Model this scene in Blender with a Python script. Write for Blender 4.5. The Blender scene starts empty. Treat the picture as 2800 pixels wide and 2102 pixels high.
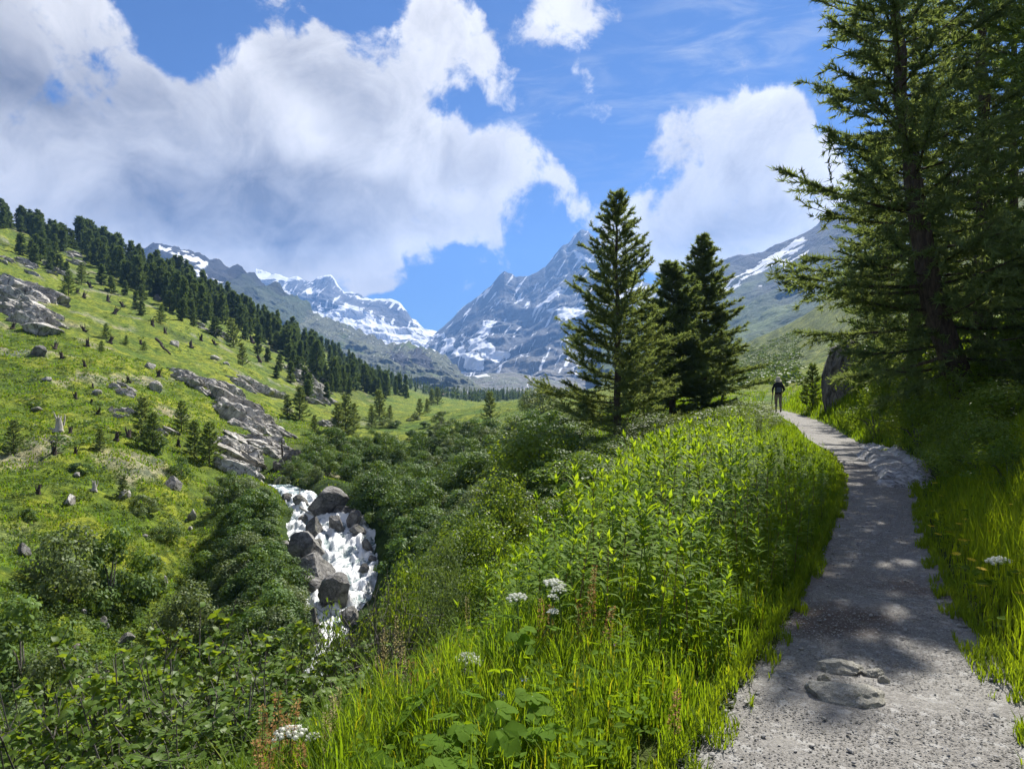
import bpy, math, random
import numpy as np
from math import radians, sin, cos, pi
from mathutils import Vector, Matrix, Euler

# ---------------------------------------------------------------- camera, sky, sun, exposure
scene = bpy.context.scene
COL = scene.collection
F, CX, CY, EYE = 1866.67, 1400.0, 1051.0, 1.6      # photograph's focal length and centre in its own pixels, eye height

cam_d = bpy.data.cameras.new('camera')
cam_d.sensor_width = 36.0
cam_d.lens = 24.0
cam_d.clip_start = 0.05
cam_d.clip_end = 60000.0
cam = bpy.data.objects.new('camera', cam_d)
cam.location = (0, 0, EYE)
cam.rotation_euler = (radians(90), 0, 0)
COL.objects.link(cam)
scene.camera = cam

SUN_AZ, SUN_EL = radians(31), radians(47)          # to the right of the view, ahead of the camera
SUN_DIR = Vector((sin(SUN_AZ)*cos(SUN_EL), cos(SUN_AZ)*cos(SUN_EL), sin(SUN_EL)))
sun_d = bpy.data.lights.new('sun', 'SUN')
sun_d.energy = 5.0
sun_d.angle = radians(0.5)
sun_d.color = (1.0, 0.95, 0.86)
sun = bpy.data.objects.new('sun', sun_d)
sun.rotation_euler = SUN_DIR.to_track_quat('Z', 'Y').to_euler()
sun.location = (30, 20, 60)
COL.objects.link(sun)

scene.view_settings.view_transform = 'Standard'
scene.view_settings.look = 'None'
scene.view_settings.exposure = 1.1
scene.view_settings.gamma = 1.0
scene.render.engine = 'CYCLES'
cy = scene.cycles
cy.max_bounces = 6
cy.diffuse_bounces = 2
cy.glossy_bounces = 2
cy.transmission_bounces = 4
cy.transparent_max_bounces = 6
cy.volume_bounces = 0
cy.sample_clamp_indirect = 4.0
cy.use_denoising = True
cy.use_adaptive_sampling = True
cy.adaptive_threshold = 0.02
cy.caustics_reflective = False
cy.caustics_refractive = False

def nd(nt, kind, **kw):
    n = nt.nodes.new(kind)
    for k, v in kw.items():
        if hasattr(n, k):
            setattr(n, k, v)
    return n
def lk(nt, a, b):
    nt.links.new(a, b)
def mth(nt, op, a, b=None, c=None, clamp=False):
    n = nt.nodes.new('ShaderNodeMath'); n.operation = op; n.use_clamp = clamp
    for i, v in enumerate((a, b, c)):
        if v is None: continue
        if isinstance(v, (int, float)): n.inputs[i].default_value = v
        else: nt.links.new(v, n.inputs[i])
    return n.outputs[0]
def mixc(nt, fac, a, b, blend='MIX'):
    n = nt.nodes.new('ShaderNodeMix'); n.data_type = 'RGBA'; n.blend_type = blend
    for sock, v in ((n.inputs[0], fac), (n.inputs[6], a), (n.inputs[7], b)):
        if isinstance(v, (int, float)): sock.default_value = v
        elif isinstance(v, (tuple, list)): sock.default_value = (*v[:3], 1.0)
        else: nt.links.new(v, sock)
    return n.outputs[2]
def ramp(nt, fac, lo, hi, smooth=True):
    n = nt.nodes.new('ShaderNodeMapRange')
    n.interpolation_type = 'SMOOTHSTEP' if smooth else 'LINEAR'
    nt.links.new(fac, n.inputs[0])
    n.inputs[1].default_value = lo; n.inputs[2].default_value = hi
    return n.outputs[0]
def noise_n(nt, vec, scale, detail=4.0, rough=0.55, dist=0.0, out=0):
    n = nt.nodes.new('ShaderNodeTexNoise')
    n.inputs['Scale'].default_value = scale; n.inputs['Detail'].default_value = detail
    n.inputs['Roughness'].default_value = rough; n.inputs['Distortion'].default_value = dist
    if vec is not None: nt.links.new(vec, n.inputs['Vector'])
    return n.outputs[out]

# world: Nishita sky with procedural clouds drawn in azimuth and elevation over the whole dome
world = bpy.data.worlds.new('World')
scene.world = world
world.use_nodes = True
def build_world():
    nt = world.node_tree
    nt.nodes.clear()
    sky = nd(nt, 'ShaderNodeTexSky')
    sky.sky_type = 'NISHITA'
    sky.sun_disc = False
    sky.sun_elevation = SUN_EL
    sky.sun_rotation = SUN_AZ
    sky.altitude = 1800.0
    sky.air_density = 1.0
    sky.dust_density = 0.3
    sky.ozone_density = 2.5
    tc = nd(nt, 'ShaderNodeTexCoord')
    gen = tc.outputs['Generated']
    sep = nd(nt, 'ShaderNodeSeparateXYZ'); lk(nt, gen, sep.inputs[0])
    az = mth(nt, 'ARCTAN2', sep.outputs[0], sep.outputs[1])
    el = mth(nt, 'ARCSINE', sep.outputs[2])
    comb = nd(nt, 'ShaderNodeCombineXYZ'); lk(nt, az, comb.inputs[0]); lk(nt, el, comb.inputs[1])
    # large slow warp so that the cloud edges billow
    warp = nd(nt, 'ShaderNodeTexNoise'); warp.inputs['Scale'].default_value = 5.0; warp.inputs['Detail'].default_value = 4.0
    lk(nt, gen, warp.inputs['Vector'])
    wsub = nd(nt, 'ShaderNodeVectorMath', operation='SUBTRACT'); lk(nt, warp.outputs[1], wsub.inputs[0]); wsub.inputs[1].default_value = (.5, .5, .5)
    wsc = nd(nt, 'ShaderNodeVectorMath', operation='SCALE'); lk(nt, wsub.outputs[0], wsc.inputs[0]); wsc.inputs['Scale'].default_value = 0.16
    wadd = nd(nt, 'ShaderNodeVectorMath', operation='ADD'); lk(nt, comb.outputs[0], wadd.inputs[0]); lk(nt, wsc.outputs[0], wadd.inputs[1])
    pos = wadd.outputs[0]
    def dirc(px, py):
        a = math.atan2(px-CX, F)
        e = math.atan2(CY-py, math.hypot(F, px-CX))
        return a, e
    def blob(px, py, rx, ry, rot, w, soft=1.0):
        a, e = dirc(px, py)
        m = nd(nt, 'ShaderNodeMapping', vector_type='TEXTURE')
        lk(nt, pos, m.inputs['Vector'])
        m.inputs['Location'].default_value = (a, e, 0)
        m.inputs['Rotation'].default_value = (0, 0, -radians(rot))
        k = math.cos(a)
        m.inputs['Scale'].default_value = (rx/F*k*.93, ry/F*k*.93, 1)
        l = nd(nt, 'ShaderNodeVectorMath', operation='LENGTH'); lk(nt, m.outputs[0], l.inputs[0])
        r = nd(nt, 'ShaderNodeMapRange', interpolation_type='SMOOTHSTEP')
        lk(nt, l.outputs['Value'], r.inputs[0])
        r.inputs[1].default_value = 1.0 + 0.55*soft; r.inputs[2].default_value = 1.0 - 0.75*soft
        r.inputs[3].default_value = 0.0; r.inputs[4].default_value = w
        return r.outputs[0]
    def total(bl, op='ADD'):
        t = None
        for b in bl:
            v = blob(*b)
            t = v if t is None else mth(nt, op, t, v)
        return t
    # px, py, half width, half height, rotation, weight  (cumulus banks)
    banks = [(120, 330, 520, 330, 0, 1.0), (230, 120, 190, 200, 0, .55), (560, 420, 420, 210, 20, .9),
             (860, 250, 300, 170, 38, .95), (980, 420, 300, 130, 20, .5), (1120, 500, 400, 150, 8, .95), (830, 600, 470, 160, 0, 1.0),
             (1370, 455, 130, 85, 20, .5), (1120, 680, 190, 60, -8, .5), (160, 600, 330, 160, 0, .6),
             (1180, 110, 190, 130, 30, .8), (1340, 200, 170, 90, 40, .55), (1560, 70, 150, 130, 0, .75),
             (1990, 470, 230, 170, 10, 1.15), (2110, 330, 70, 90, -25, .75), (1880, 350, 130, 60, -20, .4), (1850, 640, 220, 105, 8, 1.1), (2220, 560, 190, 140, 0, .95),
             (1530, 555, 80, 40, 25, .42), (1340, 660, 90, 30, 30, .32), (1660, 300, 55, 60, 0, .5), (1650, 225, 40, 30, 0, .3),
             (1000, 783, 85, 30, 5, .62), (1400, 730, 60, 30, 20, .35), (1180, 850, 60, 14, 0, .35), (1215, 868, 40, 12, -8, .4),
             (1290, 810, 60, 26, -25, .35), (2400, 650, 300, 130, 0, .6)]
    holes = [(465, 120, 95, 150, 30, .75), (640, 40, 130, 60, -10, .55), (960, 25, 150, 50, 0, .55), (1060, 400, 60, 30, 20, .2),
             (1790, 560, 25, 40, 15, .4), (700, 380, 90, 35, 20, .15), (330, 470, 80, 50, 20, .12), (1030, 410, 60, 24, 25, .22)]
    cov = mth(nt, 'SUBTRACT', total(banks), total(holes))
    cov = mth(nt, 'MINIMUM', cov, .92)
    # outside the part of the sky in view the clouds go on at an average cover
    ab = mth(nt, 'ABSOLUTE', az)
    beyond = mth(nt, 'MAXIMUM', ramp(nt, ab, .72, 1.0), ramp(nt, el, .52, .75))
    cov = mth(nt, 'ADD', cov, mth(nt, 'MULTIPLY', beyond, .34))
    n1 = noise_n(nt, gen, 6.0, 8.0, .66, .3)
    n2 = noise_n(nt, gen, 26.0, 4.0, .62, .4)
    nn = mth(nt, 'ADD', mth(nt, 'MULTIPLY', mth(nt, 'SUBTRACT', n1, .5), 2.5), mth(nt, 'MULTIPLY', mth(nt, 'SUBTRACT', n2, .5), 1.0))
    fld = mth(nt, 'ADD', cov, nn)
    dens = ramp(nt, fld, .26, .70)
    # thin cirrus veil
    mp = nd(nt, 'ShaderNodeMapping'); lk(nt, comb.outputs[0], mp.inputs['Vector'])
    mp.inputs['Rotation'].default_value = (0, 0, radians(-28)); mp.inputs['Scale'].default_value = (2.2, 9.0, 1)
    cn = noise_n(nt, mp.outputs[0], 2.6, 5.0, .6, .9)
    cirm = total([(2080, 130, 420, 230, -20, 1.0), (1500, 330, 330, 170, 10, .7), (1250, 260, 250, 130, 0, .6)])
    cirm = mth(nt, 'ADD', cirm, mth(nt, 'MULTIPLY', beyond, .5))
    cir = mth(nt, 'MULTIPLY', ramp(nt, cn, .42, .80), mth(nt, 'MULTIPLY', cirm, .75))
    # shading of the banks: thick cores and undersides are grey, edges bright
    thick = ramp(nt, fld, .70, 1.75)
    grey = total([(780, 570, 360, 120, 0, .95), (420, 560, 260, 110, 10, .35), (300, 360, 420, 170, 15, .42), (900, 300, 200, 90, 35, .38),
                  (1240, 470, 150, 70, 15, .28), (1080, 610, 220, 80, 0, .32), (1980, 470, 220, 150, 0, .26), (1850, 660, 180, 80, 0, .22), (1800, 560, 90, 60, 0, .2), (1990, 590, 160, 50, 0, .22), (120, 170, 300, 220, 0, .42), (560, 300, 260, 120, 25, .34), (880, 220, 200, 110, 35, .25), (100, 560, 300, 80, 0, .3)])
    n3 = noise_n(nt, pos, 6.5, 6.0, .62, .5)
    sh = mth(nt, 'ADD', mth(nt, 'MULTIPLY', thick, .25), mth(nt, 'MINIMUM', mth(nt, 'MULTIPLY', grey, .95), .75))
    sh = mth(nt, 'ADD', sh, mth(nt, 'MULTIPLY', mth(nt, 'SUBTRACT', n3, .5), 2.0))
    sh = ramp(nt, sh, -.15, 1.1, False)
    ccol = mixc(nt, sh, (6.4, 6.15, 5.8), (1.2, 1.1, 1.0))
    # deepen the zenith blue as the photograph has it
    skyc = mixc(nt, 1.0, sky.outputs[0], (.25, .38, .58), 'MULTIPLY')
    c = mixc(nt, cir, skyc, (3.8, 4.0, 4.3))
    c = mixc(nt, dens, c, ccol)
    bg = nd(nt, 'ShaderNodeBackground'); bg.inputs['Strength'].default_value = 0.08
    lk(nt, c, bg.inputs[0])
    out = nd(nt, 'ShaderNodeOutputWorld'); lk(nt, bg.outputs[0], out.inputs[0])
build_world()
world.cycles.sampling_method = 'MANUAL'
world.cycles.sample_map_resolution = 512
# ---------------------------------------------------------------- helpers
rng = np.random.default_rng(11)
R = random.Random(5)

def P(px, py, d):
    return np.array([(px-CX)/F*d, d, EYE-(py-CY)/F*d])
def sstep(a, b, x):
    t = np.clip((np.asarray(x, float)-a)/(b-a), 0, 1)
    return t*t*(3-2*t)

_perm = np.random.RandomState(3).permutation(256)
_perm = np.concatenate([_perm, _perm, _perm])
_g = np.random.RandomState(4).normal(size=(256, 3)); _g /= np.linalg.norm(_g, axis=1)[:, None]
_g = _g.astype(np.float32); _perm = _perm.astype(np.int32)
def pn(p):
    p = np.asarray(p, np.float32)
    fl = np.floor(p); f = p-fl; i = fl.astype(np.int32) & 255
    u = f*f*f*(f*(f*6-15)+10)
    flat = bool(len(p) > 50 and np.ptp(p[:, 2]) == 0)
    r = 0
    for dx in (0, 1):
        wx = u[:, 0] if dx else 1-u[:, 0]
        a = _perm[i[:, 0]+dx]
        for dy in (0, 1):
            wxy = wx*(u[:, 1] if dy else 1-u[:, 1])
            b = _perm[a+((i[:, 1]+dy) & 255)]
            for dz in ((0,) if flat else (0, 1)):
                g = _g[_perm[b+((i[:, 2]+dz) & 255)]]
                if flat: r = r+wxy*1.25*(g[:, 0]*(f[:, 0]-dx)+g[:, 1]*(f[:, 1]-dy))
                else: r = r+wxy*(u[:, 2] if dz else 1-u[:, 2])*(g[:, 0]*(f[:, 0]-dx)+g[:, 1]*(f[:, 1]-dy)+g[:, 2]*(f[:, 2]-dz))
    return (r*1.6).astype(float)
def fbm(p, o=4, g=.5, l=2.03):
    a, r = 1.0, 0
    p = np.asarray(p, float)
    for k in range(o):
        r = r+a*pn(p+k*17.3); a *= g; p = p*l
    return r
def ridged(p, o=5, g=.5, l=2.1):
    a, r = 1.0, 0
    p = np.asarray(p, float)
    for k in range(o):
        r = r+a*(1-2*np.abs(pn(p+k*31.7))); a *= g; p = p*l
    return r
def xyz(*a):
    return np.stack(np.broadcast_arrays(*a), -1).reshape(-1, 3).astype(float)

def mk_mesh(name, V, faces, mats=(), midx=None, smooth=False, col=None):
    """V (n,3); faces: one array or a list of arrays (n,3)/(n,4)"""
    me = bpy.data.meshes.new(name)
    V = np.ascontiguousarray(V, np.float32)
    if not isinstance(faces, (list, tuple)): faces = [faces]
    faces = [np.asarray(f, np.int32) for f in faces if len(f)]
    loops = np.concatenate([f.ravel() for f in faces])
    tot = np.concatenate([np.full(len(f), f.shape[1], np.int32) for f in faces])
    st = np.concatenate([[0], np.cumsum(tot)[:-1]]).astype(np.int32)
    me.vertices.add(len(V)); me.vertices.foreach_set('co', V.ravel())
    me.loops.add(len(loops)); me.loops.foreach_set('vertex_index', loops)
    me.polygons.add(len(tot)); me.polygons.foreach_set('loop_start', st)
    try: me.polygons.foreach_set('loop_total', tot)
    except Exception: pass
    for m in mats: me.materials.append(m)
    if midx is not None: me.polygons.foreach_set('material_index', np.asarray(midx, np.int32))
    me.polygons.foreach_set('use_smooth', np.full(len(tot), bool(smooth)))
    if col is not None:
        a = me.attributes.new('Col', 'FLOAT_COLOR', 'POINT')
        c = np.ones((len(V), 4), np.float32); c[:, :3] = col
        a.data.foreach_set('color', c.ravel())
    me.update(calc_edges=True)
    return me

class Geo:
    def __init__(s): s.V = []; s.T = []; s.Q = []; s.C = []; s.n = 0; s.tm = []; s.qm = []
    def add(s, V, T=None, Q=None, c=(1, 1, 1), m=0):
        V = np.asarray(V, float)
        if not len(V): return
        c = np.broadcast_to(np.asarray(c, float), (len(V), 3))
        if T is not None and len(T): s.T.append(np.asarray(T)+s.n); s.tm.append(np.full(len(T), m))
        if Q is not None and len(Q): s.Q.append(np.asarray(Q)+s.n); s.qm.append(np.full(len(Q), m))
        s.V.append(V); s.C.append(c); s.n += len(V)
    def mesh(s, name, mats, smooth=False):
        fs, mi = [], []
        if s.T: fs.append(np.concatenate(s.T)); mi.append(np.concatenate(s.tm))
        if s.Q: fs.append(np.concatenate(s.Q)); mi.append(np.concatenate(s.qm))
        return mk_mesh(name, np.concatenate(s.V), fs, mats, np.concatenate(mi), smooth, np.concatenate(s.C))

def tag(o, label=None, cat=None, group=None, kind=None):
    if label: o['label'] = label
    if cat: o['category'] = cat
    if group: o['group'] = group
    if kind: o['kind'] = kind
    return o
def link(name, me, parent=None, loc=(0, 0, 0), rot=(0, 0, 0), sc=(1, 1, 1)):
    o = bpy.data.objects.new(name, me)
    COL.objects.link(o)
    o.location = [float(v) for v in loc]; o.rotation_euler = [float(v) for v in rot]
    o.scale = (float(sc),)*3 if isinstance(sc, (int, float, np.floating)) else [float(v) for v in sc]
    if parent is not None: o.parent = parent
    return o
def thing(name, parts, loc, rot=(0, 0, 0), sc=1.0, label=None, cat=None, group=None):
    """an Empty at the thing's base that parents its parts: [(part name, mesh), ...]"""
    e = bpy.data.objects.new(name, None)
    e.empty_display_size = .2
    COL.objects.link(e)
    e.location = [float(v) for v in loc]; e.rotation_euler = [float(v) for v in rot]
    e.scale = (float(sc),)*3 if isinstance(sc, (int, float, np.floating)) else [float(v) for v in sc]
    tag(e, label, cat, group)
    for p in parts:
        c = link(p[0], p[1], e)
        if len(p) > 2: c['kind'] = p[2]
    return e

def grid_faces(nu, nv):
    a = np.arange(nu*nv).reshape(nu, nv)
    return np.stack([a[:-1, :-1], a[1:, :-1], a[1:, 1:], a[:-1, 1:]], -1).reshape(-1, 4)
def tube(pts, rad, k=5, cap=True):
    """tapered tube round a polyline: verts, quads"""
    pts = np.asarray(pts, float); n = len(pts)
    rad = np.broadcast_to(np.asarray(rad, float), (n,))
    t = np.gradient(pts, axis=0); t /= np.linalg.norm(t, axis=1)[:, None]+1e-9
    up = np.where(np.abs(t[:, 2:3]) > .9, np.array([[1., 0, 0]]), np.array([[0, 0, 1.]]))
    a = np.cross(t, up); a /= np.linalg.norm(a, axis=1)[:, None]+1e-9
    b = np.cross(t, a)
    th = np.arange(k)*2*pi/k
    V = pts[:, None]+rad[:, None, None]*(np.cos(th)[None, :, None]*a[:, None]+np.sin(th)[None, :, None]*b[:, None])
    i = np.arange(n*k).reshape(n, k); j = np.roll(i, -1, 1)
    Q = np.stack([i[:-1], j[:-1], j[1:], i[1:]], -1).reshape(-1, 4)
    V = V.reshape(-1, 3)
    if cap and k == 4: Q = np.concatenate([Q, [i[-1]]])
    return V, Q
def rot_rand(n, r=None):
    q = rng.normal(size=(n, 4)) if r is None else r.normal(size=(n, 4))
    q /= np.linalg.norm(q, axis=1)[:, None]
    w, x, y, z = q.T
    return np.stack([np.stack([1-2*(y*y+z*z), 2*(x*y-z*w), 2*(x*z+y*w)], -1),
                     np.stack([2*(x*y+z*w), 1-2*(x*x+z*z), 2*(y*z-x*w)], -1),
                     np.stack([2*(x*z-y*w), 2*(y*z+x*w), 1-2*(x*x+y*y)], -1)], 1)
def scatter(V, fcs, pos, rz, sc, tilt=None, cols=None, sz=None):
    """merge copies of a prototype: verts, faces, colours"""
    V = np.asarray(V, float); n = len(pos)
    c, s = np.cos(rz), np.sin(rz)
    sc = np.asarray(sc, float).reshape(n, -1)
    W = V[None]*sc[:, None, :]
    if tilt is not None:
        a = tilt[:, 0]; ca, sa = np.cos(a)[:, None], np.sin(a)[:, None]
        W = np.stack([W[..., 0], W[..., 1]*ca-W[..., 2]*sa, W[..., 1]*sa+W[..., 2]*ca], -1)
    X = W[..., 0]*c[:, None]-W[..., 1]*s[:, None]; Y = W[..., 0]*s[:, None]+W[..., 1]*c[:, None]
    out = np.stack([X, Y, W[..., 2]], -1)+np.asarray(pos)[:, None]
    fcs = np.asarray(fcs)
    FF = (fcs[None]+(np.arange(n)*len(V))[:, None, None]).reshape(-1, fcs.shape[1])
    C = None if cols is None else np.repeat(cols, len(V), 0)
    return out.reshape(-1, 3), FF, C
# ---------------------------------------------------------------- materials
def new_mat(name):
    m = bpy.data.materials.new(name); m.use_nodes = True
    nt = m.node_tree; nt.nodes.clear()
    out = nd(nt, 'ShaderNodeOutputMaterial')
    return m, nt, out
def bump(nt, h, strength, dist):
    b = nd(nt, 'ShaderNodeBump'); b.inputs['Strength'].default_value = strength; b.inputs['Distance'].default_value = dist
    lk(nt, h, b.inputs['Height'])
    return b.outputs[0]
def pbsdf(nt, col, rough=.8, spec=.3, normal=None):
    p = nd(nt, 'ShaderNodeBsdfPrincipled')
    if isinstance(col, tuple): p.inputs['Base Color'].default_value = (*col, 1)
    else: lk(nt, col, p.inputs['Base Color'])
    if isinstance(rough, (int, float)): p.inputs['Roughness'].default_value = rough
    else: lk(nt, rough, p.inputs['Roughness'])
    p.inputs['Specular IOR Level'].default_value = spec
    if normal is not None: lk(nt, normal, p.inputs['Normal'])
    return p.outputs[0]
def geo_pos(nt):
    return nd(nt, 'ShaderNodeNewGeometry').outputs['Position']
def obj_co(nt):
    return nd(nt, 'ShaderNodeTexCoord').outputs['Object']
def attr(nt, name='Col'):
    a = nd(nt, 'ShaderNodeAttribute'); a.attribute_name = name
    return a.outputs['Color']

def mat_ground():
    """colour attribute from the terrain code, broken up by tussock noise and relief"""
    m, nt, out = new_mat('meadow_ground')
    p = geo_pos(nt)
    n1 = noise_n(nt, p, .9, 6, .65)
    n2 = noise_n(nt, p, 5.0, 5, .65)
    n3 = noise_n(nt, p, .22, 4, .6)
    c = mixc(nt, ramp(nt, n1, .36, .66), (.42, .50, .45), (1.35, 1.28, 1.1))
    c = mixc(nt, .75, c, mixc(nt, ramp(nt, n2, .3, .7), (.5, .55, .5), (1.4, 1.35, 1.2)), 'MULTIPLY')
    c = mixc(nt, .8, c, mixc(nt, ramp(nt, n3, .32, .68), (.72, .85, .8), (1.25, 1.12, .9)), 'MULTIPLY')
    col = mixc(nt, 1.0, attr(nt), c, 'MULTIPLY')
    h = mth(nt, 'ADD', n1, mth(nt, 'MULTIPLY', n2, .45))
    b = pbsdf(nt, col, .9, .12, bump(nt, h, .9, .5))
    lk(nt, b, out.inputs[0]); return m
def mat_mountain():
    m, nt, out = new_mat('mountain_rock_and_snow')
    p = geo_pos(nt)
    n1 = noise_n(nt, p, .012, 8, .65)
    n2 = noise_n(nt, p, .06, 6, .65)
    c = mixc(nt, ramp(nt, n1, .3, .7), (.72, .74, .76), (1.2, 1.18, 1.15))
    c = mixc(nt, .7, c, mixc(nt, ramp(nt, n2, .3, .7), (.7, .7, .7), (1.2, 1.2, 1.2)), 'MULTIPLY')
    # snow stays even: noise only works on the darker surfaces
    a = attr(nt)
    sp = nd(nt, 'ShaderNodeSeparateColor'); lk(nt, a, sp.inputs[0])
    snow = ramp(nt, sp.outputs[0], .35, .6)
    c = mixc(nt, snow, c, (1, 1, 1))
    col = mixc(nt, 1.0, a, c, 'MULTIPLY')
    hs = mth(nt, 'MULTIPLY', mth(nt, 'ADD', n1, mth(nt, 'MULTIPLY', n2, .4)), mth(nt, 'SUBTRACT', 1.1, snow))
    b = pbsdf(nt, col, .9, .15, bump(nt, hs, .8, 30.0))
    lk(nt, b, out.inputs[0]); return m
def mat_leaf(name, c1, c2, trans=.45, tcol=None, rough=.5, spec=.35, var=.25, use_col=True, sc=3.0):
    """thin leaf: diffuse + translucent, colour varies by object and place"""
    m, nt, out = new_mat(name)
    oi = nd(nt, 'ShaderNodeObjectInfo')
    n = noise_n(nt, geo_pos(nt), sc, 3, .6)
    f = mth(nt, 'ADD', mth(nt, 'MULTIPLY', oi.outputs['Random'], .45), mth(nt, 'MULTIPLY', ramp(nt, n, .3, .7), .55))
    col = mixc(nt, f, c1, c2)
    if use_col: col = mixc(nt, 1.0, col, attr(nt), 'MULTIPLY')
    b = pbsdf(nt, col, rough, spec)
    t = nd(nt, 'ShaderNodeBsdfTranslucent')
    k = tcol or (1.5, 1.35, .7)
    lk(nt, mixc(nt, 1.0, col, k, 'MULTIPLY'), t.inputs[0])
    mx = nd(nt, 'ShaderNodeMixShader'); mx.inputs[0].default_value = trans
    lk(nt, b, mx.inputs[1]); lk(nt, t.outputs[0], mx.inputs[2])
    lk(nt, mx.outputs[0], out.inputs[0]); return m
def mat_rock(name, c1, c2, lichen=(.12, .13, .07), ls=.35, sc=1.0, stretch=(1, 1, 1), bs=.7):
    m, nt, out = new_mat(name)
    mp = nd(nt, 'ShaderNodeMapping'); lk(nt, obj_co(nt), mp.inputs[0]); mp.inputs['Scale'].default_value = stretch
    oi = nd(nt, 'ShaderNodeObjectInfo')
    ad = nd(nt, 'ShaderNodeVectorMath', operation='ADD'); lk(nt, mp.outputs[0], ad.inputs[0])
    cb = nd(nt, 'ShaderNodeCombineXYZ'); lk(nt, mth(nt, 'MULTIPLY', oi.outputs['Random'], 40.0), cb.inputs[0]); lk(nt, cb.outputs[0], ad.inputs[1])
    v = ad.outputs[0]
    n1 = noise_n(nt, v, 1.6*sc, 8, .68); n2 = noise_n(nt, v, 9*sc, 6, .7); n3 = noise_n(nt, v, .9*sc, 5, .6, .5)
    c = mixc(nt, ramp(nt, n1, .32, .68), c1, c2)
    c = mixc(nt, mth(nt, 'MULTIPLY', ramp(nt, n3, .52, .66), ls), c, lichen)
    c = mixc(nt, .55, c, mixc(nt, ramp(nt, n2, .3, .7), (.45, .45, .45), (1.4, 1.4, 1.4)), 'MULTIPLY')
    n4 = noise_n(nt, v, 1.9*sc, 5, .6, .8)
    cr = mth(nt, 'ABSOLUTE', mth(nt, 'SUBTRACT', n4, .5))
    ck = ramp(nt, cr, .022, .0)
    c = mixc(nt, mth(nt, 'MULTIPLY', ck, .75), c, (.035, .033, .03))
    h = mth(nt, 'SUBTRACT', mth(nt, 'ADD', n1, mth(nt, 'MULTIPLY', n2, .4)), mth(nt, 'MULTIPLY', ck, .5))
    b = pbsdf(nt, c, .85, .25, bump(nt, h, bs, .12/sc))
    lk(nt, b, out.inputs[0]); return m
def mat_bark(name, c1, c2, sc=1.0):
    m, nt, out = new_mat(name)
    mp = nd(nt, 'ShaderNodeMapping'); lk(nt, obj_co(nt), mp.inputs[0]); mp.inputs['Scale'].default_value = (6*sc, 6*sc, 1.2*sc)
    n = noise_n(nt, mp.outputs[0], 3.0, 6, .7)
    b = pbsdf(nt, mixc(nt, ramp(nt, n, .35, .65), c1, c2), .9, .15, bump(nt, n, .8, .04))
    lk(nt, b, out.inputs[0]); return m
def mat_plain(name, c, rough=.7, spec=.3, var=.25, sc=8.0, c2=None):
    m, nt, out = new_mat(name)
    n = noise_n(nt, obj_co(nt), sc, 5, .6)
    lo = tuple(v*(1-var) for v in c); hi = c2 or tuple(min(1, v*(1+var)) for v in c)
    b = pbsdf(nt, mixc(nt, ramp(nt, n, .3, .7), lo, hi), rough, spec, bump(nt, n, .25, .01))
    lk(nt, b, out.inputs[0]); return m
def mat_path():
    m, nt, out = new_mat('trodden_gravel')
    p = geo_pos(nt)
    vo = nd(nt, 'ShaderNodeTexVoronoi'); vo.inputs['Scale'].default_value = 110.0; lk(nt, p, vo.inputs['Vector'])
    v2 = nd(nt, 'ShaderNodeTexVoronoi'); v2.inputs['Scale'].default_value = 24.0; lk(nt, p, v2.inputs['Vector'])
    n1 = noise_n(nt, p, 1.3, 5, .6); n2 = noise_n(nt, p, 14, 6, .7); n3 = noise_n(nt, p, .55, 3, .5, .6)
    sp = nd(nt, 'ShaderNodeSeparateColor'); lk(nt, vo.outputs['Color'], sp.inputs[0])
    sp2 = nd(nt, 'ShaderNodeSeparateColor'); lk(nt, v2.outputs['Color'], sp2.inputs[0])
    c = mixc(nt, sp.outputs[0], (.12, .114, .106), (.25, .24, .225))
    c = mixc(nt, mth(nt, 'MULTIPLY', ramp(nt, sp2.outputs[0], .80, .95), .4), c, (.42, .42, .41))
    c = mixc(nt, mth(nt, 'MULTIPLY', ramp(nt, n1, .45, .75), .55), c, (.25, .24, .22))
    c = mixc(nt, mth(nt, 'MULTIPLY', ramp(nt, n3, .60, .72), .8), c, (.105, .075, .06))
    # damp brown stain where water runs off the bank
    mp = nd(nt, 'ShaderNodeMapping', vector_type='TEXTURE'); lk(nt, p, mp.inputs[0]); mp.inputs['Location'].default_value = (2.15, 4.65, 0); mp.inputs['Scale'].default_value = (.55, .42, 5); mp.inputs['Rotation'].default_value = (0, 0, .5)
    ln = nd(nt, 'ShaderNodeVectorMath', operation='LENGTH'); lk(nt, mp.outputs[0], ln.inputs[0])
    stain = ramp(nt, mth(nt, 'ADD', ln.outputs['Value'], mth(nt, 'MULTIPLY', mth(nt, 'SUBTRACT', noise_n(nt, p, 5, 5, .6), .5), 1.6)), 1.15, .35)
    c = mixc(nt, mth(nt, 'MULTIPLY', stain, .8), c, (.085, .058, .046))
    c = mixc(nt, .5, c, mixc(nt, n2, (.5, .5, .5), (1.5, 1.5, 1.5)), 'MULTIPLY')
    h = mth(nt, 'ADD', mth(nt, 'MULTIPLY', vo.outputs['Distance'], -.6), mth(nt, 'ADD', n2, mth(nt, 'MULTIPLY', v2.outputs['Distance'], -.6)))
    b = pbsdf(nt, c, .9, .2, bump(nt, h, .6, .011))
    lk(nt, b, out.inputs[0]); return m
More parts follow.
